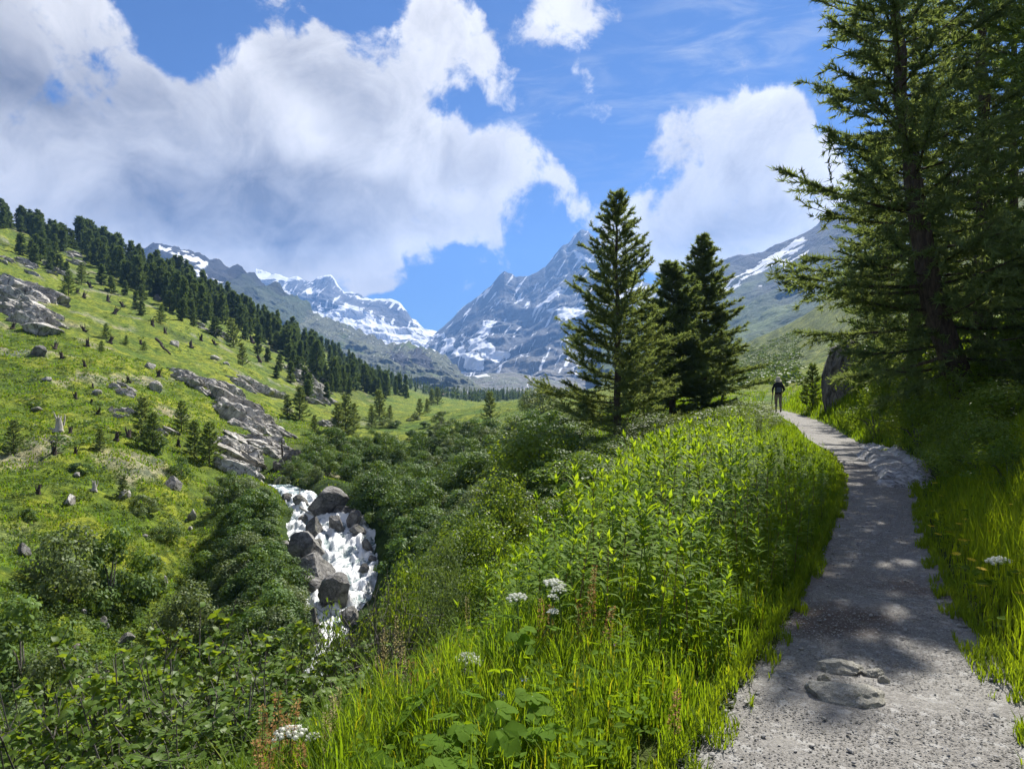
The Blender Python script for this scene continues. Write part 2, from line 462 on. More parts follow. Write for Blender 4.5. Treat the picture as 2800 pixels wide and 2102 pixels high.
def mat_water():
    m, nt, out = new_mat('white_water')
    tc = nd(nt, 'ShaderNodeUVMap')
    p = geo_pos(nt)
    mp = nd(nt, 'ShaderNodeMapping'); lk(nt, p, mp.inputs[0]); mp.inputs['Scale'].default_value = (1.3, .55, 1.6); mp.inputs['Rotation'].default_value = (0, 0, radians(6))
    n1 = noise_n(nt, mp.outputs[0], 1.3, 8, .66, 1.2); n2 = noise_n(nt, mp.outputs[0], 6.0, 6, .65, .8)
    a = attr(nt)
    sp = nd(nt, 'ShaderNodeSeparateColor'); lk(nt, a, sp.inputs[0])
    foam = mth(nt, 'ADD', sp.outputs[0], mth(nt, 'ADD', mth(nt, 'MULTIPLY', mth(nt, 'SUBTRACT', n1, .5), 2.4), mth(nt, 'MULTIPLY', mth(nt, 'SUBTRACT', n2, .5), 1.1)))
    fm = ramp(nt, foam, .36, 1.05)
    c = mixc(nt, fm, (.16, .23, .24), (.83, .85, .86))
    r = mth(nt, 'ADD', .22, mth(nt, 'MULTIPLY', fm, .5))
    h = mth(nt, 'ADD', n1, mth(nt, 'MULTIPLY', n2, .5))
    b = pbsdf(nt, c, r, .5, bump(nt, h, .7, .25))
    lk(nt, b, out.inputs[0]); return m

M = {}
M['ground'] = mat_ground()
M['mountain'] = mat_mountain()
M['path'] = mat_path()
M['water'] = mat_water()
M['needle'] = mat_leaf('larch_needles', (.105, .155, .072), (.165, .215, .092), .52, (1.6, 1.45, .7), .65, .10, sc=1.2)
M['needle_far'] = mat_leaf('far_conifer_needles', (.085, .130, .060), (.125, .175, .070), .42, (1.4, 1.35, .7), .75, .08, sc=.15)
M['needle_light'] = mat_leaf('young_larch_needles', (.11, .17, .055), (.15, .215, .065), .42, (1.4, 1.3, .6), .6, .2, sc=1.0)
M['alder_far'] = mat_leaf('alder_scrub_leaves', (.050, .108, .024), (.115, .185, .042), .32, (1.7, 1.45, .45), .55, .22, sc=.5)
M['willow'] = mat_leaf('grey_willow_leaves', (.100, .150, .055), (.175, .220, .090), .32, (1.4, 1.35, .6), .55, .22, sc=.5)
M['alder'] = mat_leaf('alder_leaves', (.080, .155, .025), (.150, .222, .040), .50, (1.8, 1.5, .4), .45, .22, sc=5)
M['fireweed'] = mat_leaf('fireweed_leaves', (.100, .192, .022), (.165, .258, .032), .56, (1.9, 1.55, .35), .6, .10, sc=2)
M['grass'] = mat_leaf('grass_blades', (.110, .200, .022), (.175, .262, .034), .52, (1.75, 1.6, .32), .55, .15, sc=2)
M['broad'] = mat_leaf('masterwort_leaves', (.100, .200, .020), (.150, .250, .028), .55, (2.0, 1.6, .3), .7, .06, sc=3)
M['rust'] = mat_leaf('rusty_dock_seed', (.24, .12, .035), (.34, .21, .07), .35, (1.2, 1.1, .8), .7, .2, sc=9)
M['straw'] = mat_leaf('straw_grass_heads', (.30, .26, .12), (.42, .36, .18), .4, (1.1, 1.1, .9), .7, .2, sc=9)
M['red_leaf'] = mat_leaf('reddish_willow_leaves', (.15, .10, .04), (.14, .17, .04), .4, (1.5, 1.3, .5), .5, .35, sc=4)
M['stem_green'] = mat_plain('green_stem', (.09, .14, .04), .6, .3)
M['stem_red'] = mat_plain('reddish_stem', (.17, .09, .05), .6, .3)
M['bark'] = mat_bark('larch_bark', (.050, .038, .030), (.115, .090, .070))
M['bark_grey'] = mat_bark('alder_bark', (.075, .068, .058), (.16, .15, .13))
M['deadwood'] = mat_bark('weathered_wood', (.024, .019, .016), (.085, .068, .056), 2)
M['palewood'] = mat_bark('bleached_wood', (.30, .28, .25), (.55, .52, .47), 2)
M['rock'] = mat_rock('stream_boulder_rock', (.085, .082, .078), (.27, .262, .248), ls=.4)
M['rock_pale'] = mat_rock('pale_gneiss', (.27, .255, .23), (.56, .54, .50), (.13, .12, .09), .6, .8, (1, 1, .55), .9)
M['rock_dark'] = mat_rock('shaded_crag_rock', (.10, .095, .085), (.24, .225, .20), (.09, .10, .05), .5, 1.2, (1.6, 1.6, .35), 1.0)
M['slab'] = mat_rock('path_bedrock', (.27, .27, .275), (.52, .52, .53), (.12, .11, .10), .5, 1.6, (2.4, .7, 1), .8)
M['stone'] = mat_rock('path_stone', (.30, .29, .25), (.46, .44, .39), (.2, .19, .14), .3, 5.0, (1, 1, 1), .6)
M['grit'] = mat_leaf('path_grit', (.22, .215, .205), (.33, .32, .305), 0.0, (1, 1, 1), .9, .2, sc=40)
M['scree'] = mat_rock('scree_stone', (.16, .14, .125), (.36, .32, .29), (.12, .10, .09), .4, 2.0)
M['white'] = mat_leaf('umbel_florets', (.72, .74, .66), (.82, .83, .76), .3, (1, 1, .95), .7, .2, sc=30)
M['yellow'] = mat_leaf('yellow_petals', (.75, .50, .02), (.85, .62, .03), .35, (1.1, 1, .5), .6, .2, sc=30)
M['purple'] = mat_leaf('purple_petals', (.42, .20, .50), (.55, .32, .62), .35, (1.1, 1, 1.1), .6, .2, sc=30)
M['blue'] = mat_leaf('blue_petals', (.10, .13, .42), (.16, .20, .52), .35, (1, 1, 1.1), .6, .2, sc=30)
# ---------------------------------------------------------------- terrain
PY = np.array([-8, -4, 0, 1.5, 2.84, 3.5, 4.6, 6.65, 9, 12, 16, 20, 25, 30, 34, 40, 50, 70.])
PXC = np.array([-2.2, -1.4, -.15, .70, 1.50, 1.85, 2.44, 3.53, 4.85, 6.4, 8.05, 9.2, 11.0, 12.45, 13.3, 15.0, 19.0, 27.])
PHW = np.array([.8, .8, .8, .82, .80, .73, .58, .50, .52, .60, .64, .64, .62, .6, .6, .6, .6, .6])
PZ = np.array([0, 0, 0, 0, 0, 0, 0, 0, 0, 0, .0, .02, .06, .12, .18, .1, -.4, -1.5])
_fy = np.linspace(-8, 70, 800)
def _sm(v):
    f = np.interp(_fy, PY, v)
    for _ in range(12): f[1:-1] = (f[:-2]+2*f[1:-1]+f[2:])/4
    return f
_fx, _fw, _fz = _sm(PXC), _sm(PHW), _sm(PZ)
def path_c(y): return np.interp(y, _fy, _fx)
def path_w(y): return np.interp(y, _fy, _fw)
def path_z(y): return np.interp(y, _fy, _fz)
VERGE_Y = np.array([-8, 0, 3, 6, 9, 12, 16, 20, 25, 30, 40])
VERGE_W = np.array([.6, .8, 1.25, 1.5, 2.3, 3.2, 3.8, 4.4, 6.0, 8.0, 9.0])
def near_z(x, y):
    """bench with the path, bank rising on its right, slope falling away on its left"""
    c, w, z0 = path_c(y), path_w(y), path_z(y)
    r = np.maximum(x-(c+w), 0); l = np.maximum((c-w)-x, 0)
    vw = np.interp(y, VERGE_Y, VERGE_W)
    up = .10*(1-np.exp(-r/.25))+.62*np.maximum(r-.15, 0)*sstep(0, 1.2, r)
    dn = -.05*np.minimum(l, vw)-.78*np.maximum(l-vw, 0)*sstep(0, 1.0, l-vw)
    return z0+up+np.maximum(dn, -17.5)

# what the photograph shows of the ground: column, row, distance
CTRL = [
 (-500, 330, 420), (-500, 640, 190), (-500, 900, 95), (-500, 1150, 58), (-500, 1400, 38), (-500, 1800, 24), (-500, 480, 700),
 (0, 592, 400), (0, 690, 262), (0, 800, 172), (0, 900, 124), (0, 1000, 94), (0, 1100, 73), (0, 1200, 58), (0, 1262, 51), (0, 1400, 42), (0, 1600, 33), (0, 1800, 27.5), (0, 2000, 23.5), (0, 640, 520), (0, 720, 800),
 (200, 668, 440), (200, 750, 285), (200, 850, 178), (200, 950, 122), (200, 1050, 89), (200, 1150, 69), (200, 1232, 57), (200, 1285, 51), (200, 1450, 43), (200, 1650, 36), (200, 1850, 31), (200, 720, 600), (200, 790, 900),
 (450, 735, 500), (450, 800, 320), (450, 900, 196), (450, 1000, 134), (450, 1100, 95), (450, 1200, 71), (450, 1300, 58), (450, 1450, 49), (450, 1600, 43), (450, 1800, 37), (450, 790, 700), (450, 860, 1000),
 (600, 808, 560), (600, 900, 270), (600, 1000, 166), (600, 1100, 113), (600, 1200, 83), (600, 1290, 69), (600, 1400, 58), (600, 1550, 49), (600, 1700, 43), (600, 860, 800),
 (800, 905, 640), (800, 950, 400), (800, 1050, 205), (800, 1150, 122), (800, 1210, 96), (760, 1290, 76), (800, 960, 900), (700, 1250, 84),
 (1000, 995, 800), (1000, 1040, 480), (1000, 1100, 290), (1000, 1135, 190), (1000, 1160, 150), (1000, 1200, 118), (1000, 1045, 1100),
 (1100, 1065, 620), (1100, 1100, 330), (1100, 1135, 185), (1100, 1175, 130), (1100, 1080, 1500),
 (1200, 1132, 170), (1200, 1168, 128), (1200, 1210, 108), (1200, 1125, 260), (1200, 1100, 420), (1200, 1088, 800), (1200, 1078, 2000),
 (1350, 1108, 175), (1350, 1140, 132), (1350, 1185, 108), (1350, 1120, 240), (1350, 1105, 420), (1350, 1090, 800), (1350, 1080, 2000),
 (1500, 1086, 160), (1500, 1120, 115), (1500, 1160, 85), (1500, 1100, 260), (1500, 1085, 800), (1500, 1076, 2000),
 # gully side on the right bank of the stream
 (1000, 1260, 94), (900, 1300, 80), (830, 1310, 76), (1100, 1300, 80), (1000, 1370, 64), (950, 1440, 56), (1100, 1450, 52), (1020, 1560, 46), (1100, 1600, 40), (1200, 1260, 84), (1300, 1330, 58),
 (1400, 1230, 66), (1400, 1330, 50), (1500, 1200, 56), (1500, 1270, 42), (1300, 1200, 96), (1200, 1400, 52), (1250, 1520, 36), (1150, 1700, 30), (1000, 1750, 33), (1350, 1500, 26),
 # stream bed
 (880, 1790, 36), (850, 1690, 41), (930, 1570, 46.5), (905, 1500, 50), (870, 1420, 55), (850, 1375, 59), (800, 1345, 63), (770, 1325, 68), (1000, 1800, 27), (760, 1800, 34), (740, 1640, 42), (770, 1500, 49),
 (1200, 2000, 15), (900, 2300, 16), (500, 2050, 26), (300, 2300, 18), (900, 2000, 24),
 # right of the middle: knoll with the conifers, meadow and shrubby slope behind
 (1600, 1240, 33), (1700, 1205, 33), (1680, 1150, 48), (1600, 1160, 60), (1850, 1112, 40), (1950, 1098, 43), (2000, 1100, 40), (1750, 1090, 80), (1900, 1080, 70), (2080, 1092, 52), (2130, 1080, 60),
 (1700, 1068, 150), (1900, 1058, 150), (2050, 1052, 120), (2150, 1030, 120), (1700, 1060, 300), (1900, 1020, 300), (2050, 990, 260), (2200, 950, 220), (2200, 1020, 110),
 (1900, 990, 500), (2050, 940, 420), (2200, 870, 400), (1700, 1050, 600), (2350, 900, 200), (2350, 1000, 90), (2350, 760, 420), (1900, 1000, 800), (2050, 960, 700), (2200, 900, 700), (1700, 1060, 1200), (1900, 1030, 1500), (2200, 960, 1500),
 (2350, 1040, 45), (2600, 900, 60), (2600, 800, 120), (2600, 600, 300), (2900, 700, 60), (2900, 850, 35), (2900, 500, 150), (3300, 500, 60), (3300, 700, 25), (2600, 750, 800), (3000, 500, 700),
 (1400, 1072, 4000), (700, 1060, 4000), (2400, 1050, 4000), (0, 900, 4000), (2800, 900, 4000),
]
cp = []
for px, py, d in CTRL: cp.append(((px-CX)/F*2.0, math.log(d), (py-CY)/F))
for yy in (.7, 1.1, 1.8, 2.8, 4.2, 6, 8.5, 12, 16, 21):
    c, w = path_c(yy), path_w(yy)
    for xx in list(c-w-np.array([0, 1.0, 2.2, 3.8, 6, 8.5]))+list(c+w+np.array([0, .8, 2, 4, 7])):
        if abs(xx/yy) > 2.2: continue
        cp.append((xx/yy*2.0, math.log(yy), (EYE-near_z(xx, yy))/yy))
for yy in (24, 30, 36, 44):
    c = path_c(yy)
    for xx in (c-4, c-1, c+1, c+3, c+6): cp.append((xx/yy*2.0, math.log(yy), (EYE-near_z(xx, yy))/yy))
cp = np.array(cp)
def _tps(a, b):
    r2 = ((a[:, None, :]-b[None])**2).sum(-1)
    return .5*r2*np.log(r2+1e-12)
_n = len(cp)
_A = np.zeros((_n+3, _n+3))
_A[:_n, :_n] = _tps(cp[:, :2], cp[:, :2])+np.eye(_n)*6e-3
_A[:_n, _n] = 1; _A[:_n, _n+1:] = cp[:, :2]; _A[_n:, :_n] = _A[:_n, _n:].T
_W = np.linalg.solve(_A, np.concatenate([cp[:, 2], [0, 0, 0]]))
def tps_eval(q):
    o = np.empty(len(q))
    for i in range(0, len(q), 20000):
        s = q[i:i+20000]
        o[i:i+20000] = _tps(s, cp[:, :2])@_W[:_n]+_W[_n]+s@_W[_n+1:]
    return o

NU, NV = 461, 420
GU = np.concatenate([np.linspace(-2.4, -.9, 41)[:-1], np.linspace(-.9, .9, 381), np.linspace(.9, 2.4, 41)[1:]])
NU = len(GU)
GV = np.linspace(math.log(.62), math.log(4200), NV)
# coarse spline evaluation, then bilinear refinement
cu = np.linspace(-2.4, 2.4, 181); cv = np.linspace(GV[0], GV[-1], 171)
CU, CV = np.meshgrid(cu, cv, indexing='ij')
CE = tps_eval(np.stack([CU.ravel()*2.0, CV.ravel()], -1)).reshape(CU.shape)
def bil(gu, gv, G, u, v):
    i = np.clip(np.searchsorted(gu, u)-1, 0, len(gu)-2); j = np.clip(np.searchsorted(gv, v)-1, 0, len(gv)-2)
    a = np.clip((u-gu[i])/(gu[i+1]-gu[i]), 0, 1); b = np.clip((v-gv[j])/(gv[j+1]-gv[j]), 0, 1)
    return G[i, j]*(1-a)*(1-b)+G[i+1, j]*a*(1-b)+G[i, j+1]*(1-a)*b+G[i+1, j+1]*a*b
UU, VV = np.meshgrid(GU, GV, indexing='ij')
E = bil(cu, cv, CE, UU.ravel(), VV.ravel()).reshape(UU.shape)
YY = np.exp(VV); XX = UU*YY
ZZ = EYE-E*YY
ZN = near_z(XX, YY)
c_, w_ = path_c(YY), path_w(YY)
ldist = np.maximum(c_-w_-XX, 0); rdist = np.maximum(XX-c_-w_, 0)
wn = (1-sstep(5, 10, ldist))*(1-sstep(4, 10, rdist))*(1-sstep(17, 26, YY))
wn = np.maximum(wn, (1-sstep(.5, 3.0, ldist+rdist))*(1-sstep(40, 60, YY)))
ZZ = ZZ*(1-wn)+ZN*wn
# relief: swells and tussocks, none on the path
pdist = ldist+rdist
amp = sstep(.05, 1.5, pdist)
far = np.clip(YY/60, .0, 6)
p3 = xyz(XX, YY, np.zeros_like(XX))
n_big = fbm(p3/14.0, 4).reshape(XX.shape); n_mid = fbm(p3/3.2, 4).reshape(XX.shape); n_sm = fbm(p3/.8, 3).reshape(XX.shape)
left_hill = sstep(-.12, -.3, UU)*sstep(32, 55, YY)
ZZ += amp*(n_big*.55*sstep(8, 60, YY)+n_mid*(.10+.10*sstep(20, 60, YY)+.16*left_hill)+n_sm*.05)
ZZ += amp*fbm(p3/70.0, 4).reshape(XX.shape)*2.2*sstep(150, 500, YY)
ZZ += amp*left_hill*np.clip(ridged(np.stack([p3[:, 0]/26, p3[:, 1]/60, p3[:, 2]], -1), 4).reshape(XX.shape)-.2, 0, 2)*.9*sstep(60, 130, YY)
# the stream: row, left and right column, distance
STREAM = np.array([(1310, 680, 720, 77), (1318, 705, 755, 73), (1330, 740, 810, 68), (1350, 772, 858, 63), (1402, 808, 948, 57), (1420, 800, 985, 55.5), (1453, 797, 1010, 53), (1507, 812, 1015, 50), (1561, 840, 1022, 47), (1604, 852, 1014, 44.5), (1640, 840, 1000, 42.3), (1690, 845, 955, 40.3), (1770, 850, 955, 36.5), (1860, 820, 950, 33), (2000, 760, 950, 28)], float)
_so = np.argsort(STREAM[:, 3]); S_d = STREAM[_so, 3]
S_cx = ((STREAM[_so, 1]+STREAM[_so, 2])/2-CX)/F*S_d; S_hw = (STREAM[_so, 2]-STREAM[_so, 1])/2/F*S_d; S_z = EYE-(STREAM[_so, 0]-CY)/F*S_d
_scx, _shw, _sz = np.interp(YY, S_d, S_cx), np.interp(YY, S_d, S_hw), np.interp(YY, S_d, S_z)
_s = np.abs(XX-_scx)/_shw
_in = sstep(26, 30, YY)*sstep(80, 75, YY)
bed = _sz-.8+np.maximum(_s-.95, 0)*_shw*1.05
ZZ = np.where(_s < 6, ZZ*(1-_in)+np.minimum(ZZ, bed)*_in, ZZ)
lev = _sz+.1+.45*np.maximum(_s-1.05, 0)*_shw
_lw = _in*sstep(1.02, 1.2, _s)*sstep(5, 2.5, _s)
ZZ = ZZ*(1-_lw)+np.maximum(ZZ, np.minimum(lev, _sz+1.2))*_lw
# a shallow bed for the gravel of the path
ZZ -= .045*sstep(1.02, .80, np.abs(XX-c_)/w_)*sstep(46, 40, YY)
def ground_z(x, y):
    x = np.atleast_1d(np.asarray(x, float)); y = np.maximum(np.atleast_1d(np.asarray(y, float)), .63)
    return bil(GU, GV, ZZ, x/y, np.log(y))
def hit(px, py, dmin=1.0, dmax=4000):
    """first ground point under a pixel of the photograph"""
    ds = np.exp(np.linspace(math.log(dmin), math.log(dmax), 900))
    u = (px-CX)/F
    z = ground_z(u*ds, ds)
    ray = EYE-(py-CY)/F*ds
    k = np.nonzero(z >= ray)[0]
    if not len(k): return None
    d = ds[k[0]]
    return np.array([u*d, d, z[k[0]]])

# ground colours: real surface colours of turf, earth and stones, by place
gcol = np.empty((XX.size, 3))
g_dark = np.array([.040, .072, .016]); g_mid = np.array([.078, .140, .020]); g_yel = np.array([.175, .212, .026]); earth = np.array([.085, .062, .042]); stone = np.array([.27, .26, .245])
mixn = sstep(-.6, .7, n_big+.6*n_mid).ravel()[:, None]
gcol[:] = g_mid*(1-mixn)+g_yel*mixn
lh = left_hill.ravel()[:, None]
gcol = gcol*(1-lh*.35)+(g_yel*(.75+.35*mixn))*lh*.35
# scrubby, darker sides of the gully
gul = (sstep(14, 30, YY)*sstep(110, 80, YY)*sstep(-.52, -.30, UU)*sstep(.16, .05, UU)).ravel()[:, None]
gcol = gcol*(1-gul)+g_dark*gul
nearb = (sstep(20, 8, YY)).ravel()[:, None]
gcol = gcol*(1-nearb)+(g_dark*.8+earth*.25)*nearb
# forest floor and heath farther up on the left hill
heath = (left_hill*sstep(.15, .75, fbm(p3/45.0+9, 4).reshape(XX.shape)+.25*sstep(160, 420, YY))).ravel()[:, None]
gcol = gcol*(1-.75*heath)+np.array([.048, .066, .024])*.75*heath
# stony patches on the hill
st = (left_hill*sstep(.52, .75, fbm(p3/np.array([9., 16., 9.])+30, 5).reshape(XX.shape))).ravel()[:, None]
gcol = gcol*(1-.8*st)+stone*.8*st
# far valley floor: scrub and gravel
vf = sstep(450, 900, YY).ravel()[:, None]*sstep(-.34, -.2, UU).ravel()[:, None]
gcol = gcol*(1-vf)+np.array([.075, .105, .045])*vf
# shrubby slope behind the conifers
sh_ = (sstep(.10, .22, UU)*sstep(100, 170, YY)).ravel()[:, None]
shn = sstep(-.25, .35, fbm(p3/6.0+50, 4)).reshape(-1, 1)
gcol = gcol*(1-sh_)+(np.array([.060, .088, .034])*(1-shn)+np.array([.12, .155, .05])*shn)*sh_
ZZ += (sh_.ravel().reshape(XX.shape))*fbm(p3/5.0+50, 3).reshape(XX.shape)*.7

gm = mk_mesh('ground', xyz(XX, YY, ZZ), grid_faces(NU, NV)[:, ::-1], [M['ground']], None, True, gcol)
ground = tag(link('ground', gm), 'green alpine meadow, hillside and gully ground', None, None, 'structure')
# the ground goes on behind the viewer
bx = np.linspace(-16, 10, 80); by = np.linspace(-12, .64, 50)
BX, BY = np.meshgrid(bx, by, indexing='ij')
BZ = near_z(BX, BY)
inner = (np.abs(BX) < 2.4*.62)
gb = mk_mesh('ground_behind', xyz(BX, BY, BZ-.03), grid_faces(80, 50)[:, ::-1], [M['ground']], None, True, np.tile(g_dark, (BX.size, 1)))
tag(link('ground_behind', gb), 'ground around the viewpoint', None, None, 'structure')
# ---------------------------------------------------------------- mountains
def inpoly(px, py, poly):
    poly = np.asarray(poly, float); r = np.zeros(len(px), bool)
    x1, y1 = poly[:, 0], poly[:, 1]; x2, y2 = np.roll(x1, -1), np.roll(y1, -1)
    for a, b, c, d in zip(x1, y1, x2, y2):
        k = ((b > py) != (d > py)) & (px < (c-a)*(py-b)/(d-b+1e-9)+a)
        r ^= k
    return r
def loft(rows, nu, nv):
    """surface through rows of (column, row, distance); each row is resampled along its columns"""
    t = np.linspace(0, 1, nu)
    S = []
    for r in rows:
        r = np.asarray(r, float); k = (r[:, 0]-r[0, 0])/(r[-1, 0]-r[0, 0])
        S.append(np.stack([np.interp(t, k, r[:, i]) for i in range(3)], -1))
    S = np.array(S)                                     # rows, nu, 3
    q = np.linspace(0, len(rows)-1, nv); i = np.minimum(q.astype(int), len(rows)-2); f = (q-i)[:, None, None]
    G = S[i]*(1-f)+S[i+1]*f                             # nv, nu, 3
    return G, q
def mountain(name, label, rows, nu, nv, rough, scale, colour, jag=3.0, back=True, dscale=1.0):
    G, q = loft(rows, nu, nv)
    px, py, d = G[..., 0], G[..., 1], G[..., 2]
    X = (px-CX)/F*d; Y = d.copy(); Z = EYE-(py-CY)/F*d
    p = xyz(X, Y, Z)/scale
    ps = p.copy(); ps[:, 2] *= .45
    rid = ridged(ps, 6, .52).reshape(X.shape); fb = fbm(p*2.7+5, 5).reshape(X.shape)
    fall = np.clip(q/(1.0), 0, 1)[:, None]
    k = .25+.75*fall
    Z = Z+(fb*.35)*rough*k+rough*.10*jag*fbm(np.stack([X.ravel()/scale*6, Y.ravel()*0, Y.ravel()*0], -1), 4).reshape(X.shape)*(1-fall)
    Y = Y-(rid*.9+fb*.4)*rough*fall*dscale
    V = xyz(X, Y, Z)
    # screen-free colour masks use the surface's own map: column/row of the survey it was lofted from
    col = colour(px.ravel(), py.ravel(), rid.ravel(), fb.ravel(), p)
    faces = grid_faces(nv, nu)[:, ::-1]
    if back:                                            # the far side falls away behind the crest
        top = np.stack([X[0], Y[0], Z[0]], -1)
        b = top+np.array([0, 1.2*rough*6, -rough*8])
        n0 = len(V); V = np.concatenate([V, b]); col = np.concatenate([col, col[:nu]])
        i = np.arange(nu)
        faces = np.concatenate([faces, np.stack([i[:-1], i[1:], n0+i[1:], n0+i[:-1]], -1)[:, ::-1]])
    me = mk_mesh(name, V, faces, [M['mountain']], None, True, col)
    return tag(link(name, me), label, 'mountain', None, 'structure')
ROCK = np.array([.060, .064, .074]); ROCKL = np.array([.125, .13, .14]); SNOW = np.array([.72, .735, .77]); GRN = np.array([.065, .095, .035]); GRNL = np.array([.105, .14, .045]); SCREE = np.array([.20, .195, .18])
def lerp(a, b, t): return a*(1-t[:, None])+b*t[:, None]

# A dark spur on the left, its top in cloud
def colA(px, py, rid, fb, p):
    g = sstep(740, 880, py+fb*50+px*.08-40)
    c = lerp(np.broadcast_to(ROCK*.45, (len(px), 3)), np.broadcast_to(GRN*.85, (len(px), 3)), g)
    c = lerp(c, np.broadcast_to(ROCKL, c.shape), sstep(.6, 1.3, rid)*.2)
    wx, wy = px+fbm(p*3+3, 4)*16, py+fbm(p*3+9, 4)*9
    s = inpoly(wx, wy, [(430, 672), (520, 690), (575, 722), (560, 735), (520, 722), (470, 705), (440, 700)]) & (fbm(np.stack([px/60, py/16, px*0], -1), 4) > -.12)
    s |= inpoly(wx, wy, [(545, 740), (575, 745), (585, 757), (560, 752)]) | inpoly(wx, wy, [(583, 760), (610, 768), (600, 775)]) | inpoly(wx, wy, [(430, 715), (490, 722), (480, 732), (440, 726)])
    return np.where(s[:, None], SNOW, c)
mountain('mountain_spur', 'dark rocky mountain spur with snow patches under the left cloud', [
    [(-100, 760, 3300), (200, 740, 3300), (350, 700, 3300), (410, 668, 3200), (470, 668, 3200), (560, 700, 3150), (624, 722, 3100), (668, 733, 3000), (718, 762, 3000), (743, 771, 3000), (778, 794, 2950), (822, 819, 2900), (847, 839, 2900), (867, 858, 2850), (930, 905, 2800), (1000, 960, 2700)],
    [(-100, 760, 2700), (350, 760, 2700), (600, 790, 2650), (740, 850, 2600), (850, 920, 2500), (1000, 990, 2400)],
    [(-100, 1000, 1900), (500, 1000, 1900), (800, 1040, 1850), (1000, 1080, 1800)]], 370, 140, 70, 420, colA)

# B glaciated mountain at the head of the valley
def colB(px, py, rid, fb, p):
    c = lerp(np.broadcast_to(ROCK*.9, (len(px), 3)), np.broadcast_to(ROCKL, (len(px), 3)), sstep(.2, 1.2, rid))
    wx, wy = px+fbm(p*4+3, 4)*14, py+fbm(p*4+9, 4)*9
    top = np.interp(px, [780, 813, 857, 867, 887, 907, 942, 997, 1066, 1091, 1126, 1171, 1240], [759, 757, 769, 757, 751, 757, 799, 811, 819, 826, 871, 903, 910])
    s = (wy-top < 7) & (fb > -.35)
    s |= (wy > np.interp(wx, [780, 840, 880, 930, 960, 1000, 1040, 1090, 1140, 1200], [790, 838, 850, 845, 838, 860, 880, 890, 896, 905]))
    s |= (fbm(np.stack([(px+py*.8)/14, (py-px*.35)/40, px*0], -1)+3, 4) > .42)
    ic = s & (fbm(np.stack([px/18, (py-px*.45)/5.0, px*0], -1)+11, 4) > .52) & (py > 850)     # crevasse bands of the icefall
    s &= ~ic
    s &= ~(inpoly(wx, wy, [(945, 815), (1000, 825), (1060, 835), (1100, 850), (1140, 893), (1090, 880), (1040, 862), (990, 850), (960, 840)]) & (fb < .35))
    c = np.where(s[:, None], SNOW, c)
    return np.where(ic[:, None], SNOW*.62, c)
mountain('glacier_mountain', 'snowy peak with a glacier tongue at the head of the valley', [
    [(700, 735, 6600), (788, 759, 6500), (813, 757, 6500), (828, 763, 6500), (857, 769, 6500), (867, 757, 6500), (887, 751, 6500), (907, 757, 6500), (927, 784, 6500), (942, 799, 6500), (972, 799, 6500), (997, 811, 6450), (1027, 816, 6400), (1066, 819, 6400), (1091, 826, 6350), (1111, 849, 6300), (1126, 871, 6300), (1141, 878, 6250), (1156, 896, 6200), (1171, 903, 6200), (1196, 907, 6200), (1240, 912, 6300), (1330, 900, 6400)],
    [(700, 840, 5700), (860, 850, 5700), (1000, 872, 5700), (1140, 905, 5600), (1200, 925, 5700), (1330, 930, 5700)],
    [(700, 960, 4400), (950, 960, 4400), (1150, 965, 4300), (1240, 985, 4200), (1330, 1010, 4000)],
    [(700, 1075, 3200), (1000, 1075, 3200), (1200, 1075, 3200), (1330, 1078, 3200)]], 380, 190, 110, 700, colB, 1.0)

# C the big peak right of the saddle
def colC(px, py, rid, fb, p):
    c = lerp(np.broadcast_to(ROCK, (len(px), 3)), np.broadcast_to(ROCKL, (len(px), 3)), sstep(.1, 1.1, rid))
    st = fbm(np.stack([(px*.8+py*.6)/10, (py*.75-px*.62)/60, px*0], -1)+7, 5)
    s = st > np.interp(py, [620, 700, 800, 900, 1000, 1060], [.36, .48, .56, .52, .48, .75])
    wx, wy = px+fbm(p*3+3, 4)*20, py+fbm(p*3+9, 4)*14
    for poly in ([(1180, 905), (1225, 925), (1280, 960), (1330, 985), (1320, 1012), (1290, 1005), (1262, 985), (1225, 950)], [(1500, 800), (1530, 790), (1515, 830), (1470, 870), (1490, 830)],
                 [(1500, 860), (1560, 850), (1600, 840), (1590, 880), (1520, 900)], [(1330, 900), (1360, 890), (1340, 930), (1310, 940)], [(1280, 1020), (1330, 1022), (1345, 1034), (1300, 1035)],
                 [(1540, 672), (1600, 690), (1620, 720), (1560, 690)], [(1265, 930), (1320, 935), (1400, 975), (1380, 1000), (1310, 970)], [(1650, 830), (1740, 790), (1760, 800), (1680, 850)]):
        s |= inpoly(wx, wy, poly) & (fb > -.5)
    c = lerp(c, np.broadcast_to(SCREE, c.shape), sstep(985, 1040, py+fb*22))
    return np.where(s[:, None], SNOW, c)
mountain('rocky_peak', 'steep blue grey rock peak streaked with snow right of the glacier', [
    [(1150, 935, 5600), (1186, 918, 5500), (1206, 898, 5450), (1235, 868, 5400), (1270, 834, 5350), (1305, 814, 5300), (1345, 779, 5250), (1365, 754, 5200), (1380, 742, 5200), (1400, 747, 5200), (1410, 759, 5200), (1444, 754, 5150), (1472, 741, 5100), (1491, 731, 5100), (1515, 697, 5100), (1540, 668, 5100), (1559, 659, 5100), (1568, 644, 5100), (1588, 629, 5100), (1607, 631, 5100), (1640, 670, 5100), (1690, 740, 5000), (1800, 790, 4900), (1950, 810, 4700)],
    [(1150, 965, 4800), (1300, 900, 4700), (1450, 850, 4600), (1600, 780, 4500), (1800, 850, 4200), (1950, 900, 4000)],
    [(1150, 1010, 4000), (1400, 980, 3700), (1600, 950, 3500), (1950, 980, 3200)],
    [(1150, 1078, 2900), (1400, 1075, 2700), (1600, 1070, 2600), (1950, 1060, 2500)]], 360, 220, 120, 800, colC, 1.0)

